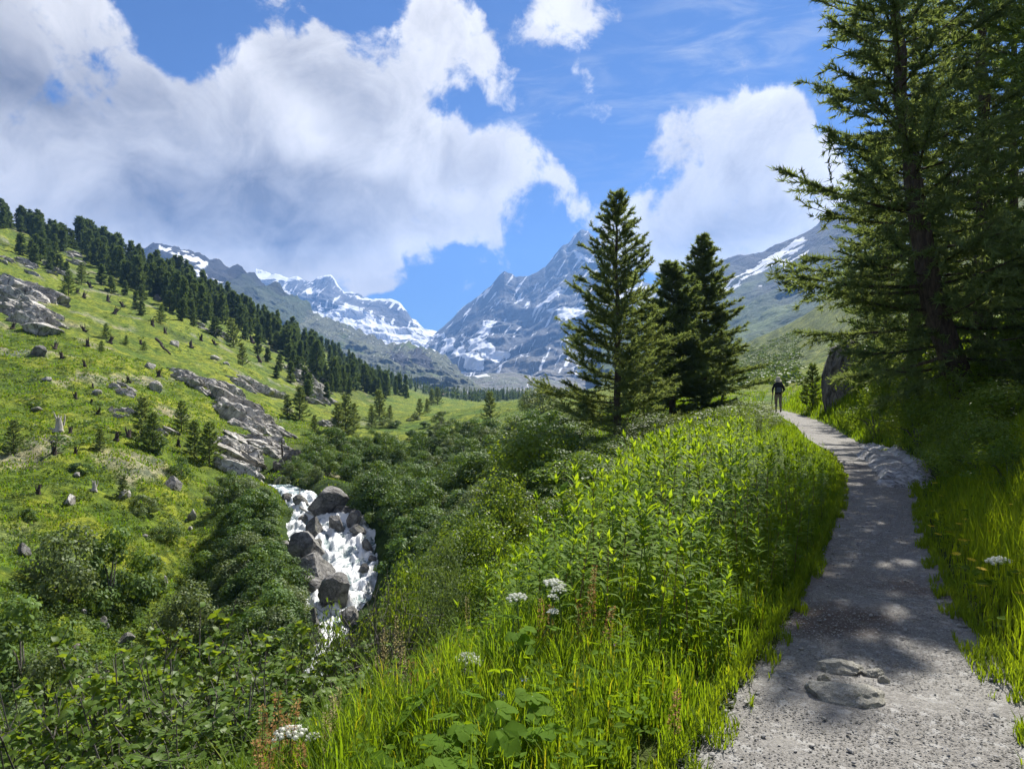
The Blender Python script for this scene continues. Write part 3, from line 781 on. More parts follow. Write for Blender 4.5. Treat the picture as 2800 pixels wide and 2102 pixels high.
# D green flank with snow gullies on the right
def colD(px, py, rid, fb, p):
    k = sstep(690, 900, py+fb*60-(px-2000)*-.18)
    c = lerp(np.broadcast_to(ROCK*.9, (len(px), 3)), np.broadcast_to(GRN*.9, (len(px), 3)), k)
    bands = fbm(np.stack([(py*.8+px*.55)/30, (px*.8-py*.55)/240, px*0], -1)+5, 4)
    c = lerp(c, np.broadcast_to(GRNL, c.shape), sstep(-.1, .6, bands)*k)
    wx, wy = px+fbm(p*4+3, 4)*16, py+fbm(p*4+9, 4)*9
    strk = fbm(np.stack([(py+px*.55)/11, (px-py*.55)/110, px*0], -1)+2, 4)
    s = inpoly(wx, wy, [(1940, 800), (1975, 770), (2080, 715), (2190, 655), (2215, 660), (2150, 705), (2060, 755), (1975, 815), (1950, 830)]) & (strk > -.32)
    s |= inpoly(wx, wy, [(2155, 780), (2220, 740), (2225, 748), (2165, 785)]) | inpoly(wx, wy, [(2062, 785), (2075, 780), (2078, 788), (2065, 790)]) | inpoly(wx, wy, [(2130, 725), (2200, 690), (2205, 696), (2140, 735)])
    s |= inpoly(wx, wy, [(1735, 830), (1800, 800), (1830, 790), (1790, 825), (1740, 850)])
    return np.where(s[:, None], SNOW*.95, c)
mountain('mountain_flank', 'hazy green mountain flank with diagonal snow gullies behind the right larches', [
    [(1640, 900, 3600), (1700, 850, 3500), (1780, 800, 3400), (1860, 750, 3300), (1944, 716, 3200), (2016, 700, 3100), (2074, 690, 3000), (2151, 658, 2900), (2200, 632, 2800), (2300, 560, 2700), (2500, 440, 2500), (2900, 250, 2300)],
    [(1640, 960, 2400), (1860, 880, 2300), (2100, 800, 2200), (2300, 740, 2000), (2900, 500, 1700)],
    [(1640, 1060, 1300), (1860, 1020, 1200), (2100, 960, 1000), (2300, 900, 900), (2900, 760, 800)],
    [(1640, 1075, 900), (1860, 1050, 700), (2100, 1010, 600), (2300, 960, 560), (2900, 860, 500)]], 420, 190, 45, 420, colD)

# E green foothill with crags below the glacier, moraine fan beside it
def colE(px, py, rid, fb, p):
    c = lerp(np.broadcast_to(GRN*.95, (len(px), 3)), np.broadcast_to(GRNL, (len(px), 3)), sstep(-.5, .5, fb))
    r = sstep(.35, .95, rid+.5*sstep(1180, 1300, px)+.3*sstep(1010, 930, py))
    c = lerp(c, np.broadcast_to(SCREE*.7, c.shape), r*.55)
    wx, wy = px+fbm(p*4+3, 4)*10, py+fbm(p*4+9, 4)*8
    cl = inpoly(wx, wy, [(1060, 960), (1110, 965), (1130, 1000), (1115, 1015), (1085, 990)]) | inpoly(wx, wy, [(1120, 960), (1150, 950), (1190, 990), (1180, 1015), (1140, 1000)]) | inpoly(wx, wy, [(1225, 980), (1270, 1010), (1275, 1030), (1240, 1000)])
    c = np.where(cl[:, None], ROCK*.8, c)
    s = (fbm(np.stack([px/9, py/6, px*0], -1)+2, 3) > .95)
    return np.where(s[:, None], SNOW*.85, c)
mountain('foothill', 'green craggy foothill below the glacier', [
    [(780, 830, 2900), (867, 858, 2800), (897, 870, 2800), (962, 893, 2750), (1021, 918, 2700), (1071, 943, 2650), (1100, 940, 2600), (1131, 938, 2600), (1176, 953, 2550), (1215, 970, 2500), (1245, 998, 2450), (1270, 1027, 2400), (1310, 1055, 2350), (1360, 1072, 2300)],
    [(780, 950, 2300), (1000, 985, 2200), (1150, 1005, 2150), (1260, 1035, 2100), (1360, 1076, 2100)],
    [(780, 1085, 1300), (1000, 1085, 1300), (1200, 1085, 1300), (1360, 1085, 1300)]], 330, 120, 38, 190, colE)
def colM(px, py, rid, fb, p):
    c = lerp(np.broadcast_to(SCREE*.9, (len(px), 3)), np.broadcast_to(np.array([.15, .165, .12]), (len(px), 3)), sstep(-.5, .5, fb))
    w = np.abs(px-np.interp(py, [1010, 1040, 1060, 1080], [1440, 1450, 1438, 1428])+fb*5) < 2.0
    s = inpoly(px+fb*8, py+fb*5, [(1280, 1021), (1330, 1022), (1345, 1032), (1310, 1036)])
    return np.where((w | s)[:, None], np.array([.6, .6, .6]), c)
mountain('moraine', 'grey moraine fan at the foot of the glacier', [
    [(1250, 1045, 2500), (1290, 1028, 2500), (1330, 1022, 2500), (1400, 1018, 2500), (1440, 1024, 2450), (1500, 1036, 2400), (1560, 1050, 2350), (1640, 1066, 2300)],
    [(1250, 1072, 2200), (1400, 1062, 2100), (1640, 1078, 2000)],
    [(1250, 1090, 1500), (1400, 1090, 1500), (1640, 1090, 1500)]], 200, 60, 14, 130, colM, .5)
# ---------------------------------------------------------------- path, bedrock slab, stream
def path_mesh():
    ys = [-7.0]
    while ys[-1] < 44: ys.append(ys[-1]+max(.035, .011*abs(ys[-1])))
    ys = np.array(ys); s = np.linspace(-1.22, 1.22, 41)
    S, Y = np.meshgrid(s, ys, indexing='ij')
    c, w = path_c(Y), path_w(Y)
    rag = 1+.13*fbm(xyz(np.sign(S)*9, Y*1.1, 0*Y), 4).reshape(S.shape)+.07*fbm(xyz(np.sign(S)*9, Y*5, 0*Y), 3).reshape(S.shape)
    X = c+w*S*rag
    n = fbm(xyz(X*1.5, Y*1.5, 0*X), 4).reshape(S.shape)
    edge = sstep(.86, 1.12, np.abs(S))
    Z = path_z(Y)+.004+n*.012-edge*.035+.05*edge*sstep(0, .3, S)
    return mk_mesh('path', xyz(X, Y, Z), grid_faces(41, len(ys)), [M['path']], None, True)
tag(link('path', path_mesh()), 'grey gravel footpath curving away between the plants', None, None, 'structure')

def slab_patch(y0, y1, a, b, h, seed, mat, nx=60, ny=110):
    """bedrock breaking through the path: a layered, tilted sheet that dips under the gravel on all sides"""
    u = np.linspace(0, 1, nx); v = np.linspace(0, 1, ny)
    U, V = np.meshgrid(u, v, indexing='ij')
    Y = y0+(y1-y0)*V
    X = path_c(Y)+path_w(Y)*(a+(b-a)*U)
    e = np.minimum(np.minimum(U, 1-U)/.28, np.minimum(V, 1-V)/.22)+.35*fbm(xyz(X*1.2+seed, Y*.9, 0*X), 4).reshape(X.shape)
    e = sstep(0, 1, e)
    lay = fbm(xyz((X*.9-Y*.35)*3.2+seed, (Y*.9+X*.35)*.55, 0*X), 5).reshape(X.shape)
    st = np.floor((lay*.5+U)*5)/5
    Z = near_z(X, Y)-.045+e*(h*(.55+.45*U)+.035*lay+.10*st*h)
    return mk_mesh('rock_slab', xyz(X, Y, Z), grid_faces(nx, ny), [mat], None, True)
def at_origin(me, x, y):
    """an object whose origin sits at the thing's base"""
    z = float(ground_z(x, y)[0])
    me.transform(Matrix.Translation((-x, -y, -z)))
    return (x, y, z)
sm = slab_patch(10.2, 16.2, -.2, 1.7, .26, 3, M['slab']); lc = at_origin(sm, 7.6, 13.0)
tag(link('rock_slab', sm, None, lc), 'pale layered bedrock slab breaking through the right side of the path', 'rock slab')
sm = slab_patch(15.6, 18.2, .55, 1.5, .12, 9, M['slab'], 40, 60); lc = at_origin(sm, 9.2, 16.6)
tag(link('rock_ledge', sm, None, lc), 'low rounded rock ledge at the path edge behind the larger slab', 'rock ledge')

def stream_mesh():
    ys = np.arange(31, 70, .14); s = np.linspace(-1.15, 1.15, 64)
    S, Y = np.meshgrid(s, ys, indexing='ij')
    c, w, z = np.interp(Y, S_d, S_cx), np.interp(Y, S_d, S_hw), np.interp(Y, S_d, S_z)
    X = c+w*S
    # cascades: the surface drops in steps, with standing waves below each lip
    wob = fbm(xyz(X*.5, Y*.12, 0*X), 3).reshape(X.shape)
    ph = Y/2.6+wob*.9
    fr = ph-np.floor(ph)
    step = (sstep(.05, .38, fr)-fr)*.42
    n1 = fbm(xyz(X*.8, Y*.55, 0*X), 5).reshape(X.shape); n2 = ridged(xyz(X*1.9, Y*1.1, 0*X), 4).reshape(X.shape)
    calm = sstep(60, 66, Y)
    Z = z+(step+n1*.26+n2*.11)*(1-.75*calm)-.25*sstep(.9, 1.15, np.abs(S))
    foam = .55+.5*(1-np.abs(fr-.25)*2)*(1-calm)+n1*.45-.25*calm+.15*n2
    return mk_mesh('stream', xyz(X, Y, Z), grid_faces(64, len(ys)), [M['water']], None, True, np.clip(foam, 0, 2).reshape(-1, 1)*np.ones(3))
tag(link('stream', stream_mesh()), 'white foaming mountain stream rushing down the gully', None, None, 'structure')
# ---------------------------------------------------------------- rocks, stumps
import bmesh
def ico(sub):
    bm = bmesh.new(); bmesh.ops.create_icosphere(bm, subdivisions=sub, radius=1)
    V = np.array([v.co[:] for v in bm.verts]); T = np.array([[v.index for v in f.verts] for f in bm.faces]); bm.free()
    return V, T
ICO2, ICO3, ICO4 = ico(2), ico(3), ico(4)
def rock_shape(seed, base, planes=13, lo=.48, hi=.88, rough=.05, ax=(1, 1, 1), crag=0):
    r = np.random.RandomState(seed); V = base[0].copy()
    for _ in range(planes):
        n = r.normal(size=3)*np.array([1, 1, .8]); n /= np.linalg.norm(n)
        h = r.uniform(lo, hi); dd = V@n
        V -= n[None]*np.maximum(dd-h, 0)[:, None]
    V += fbm(V*2.2+seed, 4)[:, None]*rough*V
    if crag: V += (ridged(V*np.array([1.2, 4.0, 2.4])+seed, 4)*crag)[:, None]*V
    V *= np.array(ax)
    return V
def rock_mesh(name, seed, base, mat, **k):
    V = rock_shape(seed, base, **k)
    return mk_mesh(name, V, base[1], [mat], None, False, np.ones((len(V), 3)))
BOULD = [rock_mesh('boulder', 100+i, ICO4, M['rock'], planes=13, lo=.46, hi=.82, rough=.07) for i in range(7)]
PALE = [rock_mesh('pale_boulder', 200+i, ICO3, M['rock_pale'], planes=12, lo=.45, hi=.85, rough=.07) for i in range(6)]
SLABS = [rock_mesh('slab', 300+i, ICO4, M['rock_pale'], planes=17, lo=.4, hi=.8, rough=.10, crag=.13, ax=(1.3, .6, .65)) for i in range(7)]
DSLAB = [rock_mesh('slab', 340+i, ICO3, M['rock_dark'], planes=15, lo=.35, hi=.8, rough=.10, ax=(.8, .6, 1.3)) for i in range(4)]
SCR = [rock_mesh('scree_stone', 400+i, ICO2, M['scree'], planes=8, lo=.45, hi=.8, rough=.05) for i in range(6)]
FLAT = [rock_mesh('flat_stone', 440+i, ICO4, M['stone'], planes=8, lo=.6, hi=.9, rough=.14) for i in range(3)]

# boulders in the stream: column, row of the foot, width, height in photograph pixels
SB = [(890, 1404, 98, 70, 'huge rounded boulder with mossy top at the head of the white rapids'), (822, 1383, 44, 30, 'dark boulder in the water left of the huge rounded boulder'),
      (784, 1370, 32, 22, 'small brown rock at the far upstream end of the rapids'), (859, 1460, 50, 52, 'squarish pale-topped boulder splitting the upper fall'), (828, 1428, 30, 24, 'low pale rock under the fallen pole in the stream'),
      (918, 1450, 38, 54, 'upright wet boulder in the middle of the upper fall'), (943, 1404, 50, 26, 'flat dark rock at the right foot of the huge boulder'), (968, 1438, 42, 42, 'dark angular boulder on the right bank beside the upper fall'),
      (980, 1458, 42, 24, 'low wet rock ledge on the right bank under the shrubs'), (826, 1532, 104, 74, 'big flat-topped sunlit boulder on the left bank of the rapids'), (852, 1584, 128, 82, 'massive dark boulder face jutting into the rapids from the left'),
      (868, 1494, 28, 24, 'small dark rock in the foam above the flat-topped boulder'), (772, 1500, 38, 32, 'pale stone among the left bank shrubs by the flat-topped boulder'), (853, 1624, 70, 50, 'rounded grey boulder at the left edge of the lower rapids'),
      (915, 1647, 92, 76, 'large pointed dark boulder in the lower rapids'), (1004, 1506, 28, 32, 'dark wet rock leaning on the right bank in mid rapids'), (996, 1563, 30, 22, 'single black rock standing in the foam near the right bank'),
      (850, 1750, 60, 95, 'long pale rock slab beside the lowest visible water'), (956, 1705, 58, 52, 'dark wet rock ledge where the stream vanishes behind shrubs'), (1020, 1535, 26, 20, 'small dark stone at the right water edge')]
_wd = lambda py: np.interp(py, STREAM[:, 0], STREAM[:, 3])
def put_rock(name, me, loc, w, h, depth, label, cat='boulder', group=None, rot=None, sink=.3):
    """w, h, depth in metres; sinks the base into what it lies on"""
    r = rot if rot is not None else (R.uniform(-.25, .25), R.uniform(-.25, .25), R.uniform(0, 6.28))
    o = link(name, me, None, (loc[0], loc[1], loc[2]+h*(.5-sink)), r, (w/1.55, depth/1.55, h/1.45))
    return tag(o, label, cat, group)
for i, (px, py, w, h, lab) in enumerate(SB):
    d = float(_wd(py))-.3
    p = P(px, py, d)
    put_rock('stream_boulder', BOULD[i % 7], p, w/F*d*1.08, h/F*d*1.0, w/F*d*.85, lab, rot=(R.uniform(-.15, .15), R.uniform(-.15, .15), R.uniform(-.5, .5)), sink=.12)

# single boulders lying on the left hillside
HB = [(105, 976, 48, 34, 'grey slab boulder tilted on the upper left slope'), (420, 1070, 40, 34, 'split pale boulder in the middle of the bright slope'), (408, 1012, 34, 26, 'white block high on the slope above the split boulder'),
      (477, 1340, 70, 42, 'large mossy boulder on the lower slope near the shrubs'), (193, 1380, 44, 32, 'grey boulder on the lower left slope'), (340, 1366, 54, 26, 'flat dark boulder under the small dark conifer'),
      (606, 1367, 46, 24, 'grey rock at the slope edge above the stream shrubs'), (211, 1310, 24, 16, 'small pale stone above the grey boulder'), (526, 1430, 26, 48, 'narrow upright pale rock standing on the lower slope'),
      (66, 1520, 46, 40, 'pale broken rock pile at the left edge of the slope'), (452, 1598, 22, 24, 'small rock in the tall grass low on the slope'), (287, 1716, 26, 34, 'upright pinkish rock above the scree'),
      (341, 1762, 52, 34, 'rounded pale boulder beside the scree'), (262, 1082, 30, 18, 'small pale boulder left of the sunlit outcrops'), (104, 1130, 34, 16, 'low white stone on the grassy shelf at left'), (145, 1218, 26, 14, 'flat pale stone on the shelf near the young larches'),
      (130, 1045, 30, 12, 'thin pale stone flush with the turf at left'), (478, 950, 32, 18, 'pale stone below the old stumps in the upper slope'), (434, 824, 26, 20, 'pale crag block under the upper trees'), (585, 985, 34, 14, 'long white stone in the upper grass'),
      (620, 1000, 26, 14, 'white stone at the right end of the upper grass'), (250, 1555, 26, 14, 'half buried stone in the lower meadow'), (160, 1490, 36, 14, 'low pale rock strip in the lower left meadow'), (525, 1690, 30, 14, 'flat stone among the shrubs low in the gully'),
      (190, 1655, 16, 14, 'small orange-brown stone above the scree'), (228, 1690, 18, 14, 'small brown stone left of the upright pinkish rock'), (395, 1470, 20, 10, 'small stone on the eroded path low on the slope'),
      (305, 1130, 30, 24, 'tilted pale rock left of the row of teeth-like rocks'), (520, 1455, 20, 12, 'small dark stone below the narrow upright rock')]
for i, (px, py, w, h, lab) in enumerate(HB):
    p = hit(px, py-2)
    if p is None: continue
    d = p[1]
    put_rock('hillside_boulder', (PALE if i % 3 else BOULD)[i % 6], p, w/F*d*.85, h/F*d*.95, w/F*d*.6, lab, sink=.3)

# outcrops: slabs of gneiss dipping with the slope
OC = [('broad pale rock outcrop at the left edge of the slope', [(0, 765), (60, 770), (125, 800), (152, 880), (150, 922), (75, 895), (40, 845), (0, 830)], 16, 46),
      ('pale jagged outcrop at the upper end of the cliff band', [(495, 1020), (530, 1030), (560, 1060), (545, 1075), (510, 1065)], 7, 30),
      ('long grey cliff band falling to the stream', [(560, 1050), (620, 1060), (680, 1120), (715, 1180), (700, 1190), (650, 1160), (600, 1100)], 18, 40),
      ('sunlit cliff foot above the stream shrubs', [(600, 1205), (650, 1200), (700, 1240), (690, 1290), (640, 1312), (610, 1260)], 12, 46),
      ('fractured cliff right of the grassy rib', [(690, 1160), (750, 1170), (790, 1220), (770, 1260), (720, 1250), (700, 1200)], 12, 38),
      ('pale slanting ledges under the middle trees', [(640, 1035), (690, 1040), (760, 1085), (755, 1110), (700, 1080), (650, 1055)], 9, 30),
      ('steep slabs beside the conifers in the middle slope', [(800, 1005), (840, 1010), (880, 1080), (890, 1115), (860, 1110), (825, 1060)], 10, 28),
      ('slabs half hidden at the lower forest edge', [(840, 1020), (900, 1040), (915, 1110), (880, 1080)], 6, 22),
      ('row of teeth-like rocks on the grassy shelf', [(290, 1130), (375, 1118), (376, 1140), (292, 1148)], 6, 20),
      ('clump of pale rocks above the teeth-like row', [(318, 1060), (372, 1056), (374, 1088), (325, 1090)], 5, 24),
      ('small crag under the ridge trees at far left', [(55, 715), (100, 720), (105, 755), (60, 750)], 5, 24),
      ('crag below the ridge between the upper trees', [(130, 725), (182, 735), (180, 758), (135, 750)], 5, 22),
      ('grey crag right under the tall ridge trees', [(185, 690), (225, 695), (228, 728), (190, 720)], 5, 22),
      ('pale rocks along the upper left ridge', [(97, 668), (160, 670), (160, 688), (100, 686)], 5, 18),
      ('stones at the left image edge below the ridge', [(0, 702), (34, 706), (34, 725), (0, 722)], 3, 18),
      ('low rocky step on the shelf behind the young larches', [(395, 1185), (470, 1180), (480, 1195), (400, 1200)], 4, 22),
      ('pale slabs in the upper grass near the stumps', [(540, 880), (580, 900), (640, 930), (630, 940), (560, 915)], 6, 18),
      ('rocks at the foot of the mid-valley conifers', [(880, 1150), (930, 1150), (950, 1165), (890, 1170)], 4, 20),
      ('dark low crag above the stream head', [(745, 1265), (800, 1255), (815, 1280), (760, 1295)], 5, 30),
      ('rocks showing between the forest trees', [(640, 820), (700, 840), (850, 960), (830, 970), (700, 880)], 6, 20)]
for lab, poly, n, size in OC:
    n, size = int(n*2.2), size*(1.5 if size > 25 else 1.1)
    poly = np.array(poly, float); lo, hi = poly.min(0), poly.max(0)
    pts = []
    tries = 0
    while len(pts) < n and tries < 400:
        tries += 1
        q = (R.uniform(lo[0], hi[0]), R.uniform(lo[1], hi[1]))
        if inpoly(np.array([q[0]]), np.array([q[1]]), poly)[0]:
            h = hit(*q)
            if h is not None: pts.append((h, q))
    if not pts: continue
    c = np.mean([p[0] for p in pts], 0); c[2] = float(ground_z(c[0], c[1])[0])
    e = thing('rock_outcrop', [], c, label=lab, cat='rock outcrop')
    dark = 'dark' in lab
    for k, (p, q) in enumerate(pts):
        d = p[1]; s = size*R.uniform(.55, 1.25)/F*d*.62
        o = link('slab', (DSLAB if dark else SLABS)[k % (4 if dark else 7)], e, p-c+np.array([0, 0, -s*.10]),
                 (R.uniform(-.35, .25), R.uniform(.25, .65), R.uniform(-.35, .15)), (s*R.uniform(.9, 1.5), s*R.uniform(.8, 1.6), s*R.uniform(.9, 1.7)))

# scree pile and its stones
k = 0
for poly, n, sz in (([(172, 1790), (200, 1772), (235, 1790), (290, 1830), (296, 1850), (240, 1880), (185, 1890)], 75, (7, 19)), ([(104, 1975), (150, 1965), (192, 2010), (180, 2040), (120, 2020)], 26, (7, 15)), ([(60, 1905), (110, 1900), (120, 1950), (70, 1945)], 14, (6, 13))):
    poly = np.array(poly, float); lo, hi = poly.min(0), poly.max(0)
    m = 0
    while m < n:
        q = (R.uniform(lo[0], hi[0]), R.uniform(lo[1], hi[1]))
        if not inpoly(np.array([q[0]]), np.array([q[1]]), poly)[0]: continue
        p = hit(q[0], q[1], 8); m += 1
        if p is None: continue
        s = R.uniform(*sz)/F*p[1]*.6
        o = link('scree_stone', SCR[m % 6], None, (p[0], p[1], p[2]+s*.25), (R.uniform(0, 6), R.uniform(0, 6), R.uniform(0, 6)), (s*R.uniform(.8, 1.5), s, s*R.uniform(.6, 1)))
        tag(o, 'broken pinkish grey stone in the scree pile low in the gully', 'stone', 'scree stones')

# tree stumps on the slope
def stump_mesh(seed, mat):
    r = np.random.RandomState(seed); g = Geo()
    n, k = 7, 10
    lean = r.uniform(-.45, .45, 2)
    th = np.arange(k)*2*pi/k
    V = []
    for i in range(n):
        t = i/(n-1)
        rad = .30*(1-.45*t)+.22*max(0, .3-t)*(1+.9*np.cos(th*3+seed))
        z = t*(1+(.0 if i < n-1 else 1)*r.uniform(-.25, .35, k))
        V.append(np.stack([np.cos(th)*rad+lean[0]*t*t*.6, np.sin(th)*rad+lean[1]*t*t*.6, z*np.ones(k)-.06], -1))
    V = np.concatenate(V); i = np.arange(n*k).reshape(n, k); j = np.roll(i, -1, 1)
    Q = np.stack([i[:-1], j[:-1], j[1:], i[1:]], -1).reshape(-1, 4)
    V = np.concatenate([V, [[lean[0]*.6, lean[1]*.6, .78]]]); T = np.stack([i[-1], np.roll(i[-1], -1), np.full(k, n*k)], -1)
    g.add(V, T, Q)
    for q in range(3):                                   # roots and splinters
        a = r.uniform(0, 6.28); L = r.uniform(.5, 1.0)
        pts = np.array([[0, 0, .12], [cos(a)*L*.5, sin(a)*L*.5, .10], [cos(a)*L, sin(a)*L, r.uniform(-.1, .25)]])
        v, qd = tube(pts, [.13, .09, .02], 5); g.add(v, None, qd)
    for q in range(2):
        a = r.uniform(0, 6.28); v, qd = tube([[cos(a)*.18, sin(a)*.18, .5], [cos(a)*.35+lean[0]*.5, sin(a)*.35, 1.05], [cos(a)*.4+lean[0]*.8, sin(a)*.4, r.uniform(1.2, 1.6)]], [.08, .05, .01], 4); g.add(v, None, qd)
    return g.mesh('stump', [mat])
STUMP = [stump_mesh(i, M['deadwood']) for i in range(6)]; STUMP_P = stump_mesh(9, M['palewood'])
ST = [(34, 900), (36, 880), (232, 910), (312, 860), (337, 842), (417, 893), (452, 912), (295, 826), (211, 805), (229, 815), (248, 788), (240, 950), (169, 980), (232, 1003), (549, 932), (523, 955), (588, 944), (712, 992), (726, 982), (691, 940), (750, 955), (434, 1032), (354, 1048), (253, 1064), (206, 1092), (249, 1108), (268, 1136), (192, 1186), (104, 1352), (148, 1246), (206, 1244), (488, 1222), (352, 1200), (318, 1208), (52, 690), (150, 955), (300, 940), (385, 945)]
WHERE = ['near the left image edge', 'in the open turf', 'beside the rocks', 'below the forest edge', 'on the grassy shelf']
for i, (px, py) in enumerate(ST):
    p = hit(px, py)
    if p is None: continue
    hpx = 23 if py > 1150 else 17
    s = hpx/F*p[1]*R.uniform(.75, 1.15)
    w = WHERE[0] if px < 90 else WHERE[4] if 1180 < py < 1260 else WHERE[3] if px > 680 else WHERE[2] if 950 < py < 1140 else WHERE[1]
    o = link('tree_stump', STUMP[i % 6], None, p, (R.uniform(-.3, .3), R.uniform(-.3, .5), R.uniform(0, 6)), s)
    tag(o, 'dark broken tree stump '+w+' on the left slope', 'tree stump', 'old stumps on the slope '+w)
for px, py, hp, lab in ((160, 1184, 40, 'bleached white broken stump on the grassy shelf at left'), (257, 1342, 24, 'small bleached stump on the lower left slope')):
    p = hit(px, py); o = link('bleached_stump', STUMP_P, None, p, (0, .25, 1), hp/F*p[1]); tag(o, lab, 'tree stump')
# fallen timber
def log(name, a, b, r, mat, label, kinks=3):
    a, b = np.array(a), np.array(b); t = np.linspace(0, 1, 7)[:, None]
    pts = a+(b-a)*t+np.random.RandomState(int(abs(a[0]*10))).normal(size=(7, 3))*np.linalg.norm(b-a)*.015
    c = a.copy(); g = Geo(); v, q = tube(pts-c, np.linspace(r, r*.55, 7), 7); g.add(v, None, q)
    for k in range(kinks):
        s = pts[2+k]-c; v, q = tube([s, s+np.array([R.uniform(-.3, .3), R.uniform(-.2, .2), .35])*np.linalg.norm(b-a)*.18], [r*.4, r*.1], 4); g.add(v, None, q)
    o = link(name, g.mesh(name, [mat]), None, c); return tag(o, label, 'log' if 'log' in name else 'branch')
log('fallen_log', P(430, 925, 128), P(462, 965, 122), .28, M['deadwood'], 'dark fallen log with broken roots on the upper slope')
log('drift_pole', P(820, 1386, 55.5), P(858, 1412, 54.6), .10, M['palewood'], 'thin grey pole lying against the rocks in the stream', 0)
log('drift_branch', P(894, 1580, 45.6), P(898, 1548, 45.9), .06, M['palewood'], 'short bleached branch leaning on the massive dark boulder', 1)
log('drift_branch', P(846, 1645, 42), P(872, 1610, 43), .06, M['palewood'], 'bleached branch lying across the lower rocks by the water', 1)
log('drift_branch', P(818, 1362, 62), P(820, 1334, 62), .06, M['palewood'], 'thin upright bleached stick at the head of the rapids', 0)
log('dead_snag', P(772, 1250, 80), P(771, 1205, 80), .12, M['deadwood'], 'bare dead snag standing below the fractured cliff', 2)

# stones set in the gravel path
for k, (px, py, w, h, lab) in enumerate(((2308, 1905, 165, 42, 'larger pale stone half buried in the near gravel path'), (2292, 1833, 105, 30, 'flat pale stone behind the larger one in the path'), (2252, 1862, 34, 12, 'small pale stone between the two flat path stones'), (2385, 1846, 50, 12, 'thin pale stone right of the flat path stone'), (2532, 1476, 26, 8, 'small white stone at the right path edge farther on'), (2415, 1868, 26, 8, 'small flat chip in the gravel right of the stones'))):
    d = EYE*F/(py-CY); s = w/F*d/1.6
    put_rock('path_stone', FLAT[k % 3], (P(px, py, d)[0], d, .012), s*1.6, max(.05, h/F*d*1.5), s*1.1, lab, 'stone', None, (R.uniform(-.06, .06), R.uniform(-.06, .06), R.uniform(-.4, .4)), .60)
# loose pebbles: the larger ones are single stones, the grit between them is one mass
PEB = [rock_mesh('pebble', 500+i, ICO2, M['grit'], planes=6, lo=.5, hi=.85, rough=.05) for i in range(4)]
for k in range(230):
    y = math.exp(R.uniform(math.log(2.4), math.log(9))); s = R.uniform(-1.02, 1.02)
    x = float(path_c(y)+path_w(y)*s); q = R.uniform(.005, .013)*(1.3 if abs(s) > .8 else 1)
    o = link('pebble', PEB[k % 4], None, (x, y, float(path_z(y))+.012+q*.2), (R.uniform(-.4, .4), R.uniform(-.4, .4), R.uniform(0, 6)), (q*1.4, q, q*.6))
    tag(o, 'loose grey pebble lying on the gravel path', 'pebble', 'pebbles on the path')
n = 30000
yy = np.exp(rng.uniform(math.log(2.0), math.log(14), n)); ss = rng.uniform(-1.08, 1.08, n)
pos = np.stack([path_c(yy)+path_w(yy)*ss, yy, path_z(yy)+.009], -1)
V0 = np.array([[1, 0, 0], [-1, .1, 0], [.1, 1, 0], [0, -.9, .1], [.1, 0, .8], [0, .1, -.8]]); F0 = np.array([[0, 2, 4], [2, 1, 4], [1, 3, 4], [3, 0, 4]])
sz = rng.uniform(.002, .0058, n)*(1+yy*.04)
v, f, c = scatter(V0, F0, pos, rng.uniform(0, 6.28, n), np.stack([sz*1.3, sz, sz*.7], -1), None, rng.uniform(.45, 1.35, (n, 1))*np.array([[1, .99, .97]]))
tag(link('gravel', mk_mesh('gravel', v, f, [M['grit']], None, False, c)), 'fine grey grit strewn over the path', 'gravel', None, 'stuff')
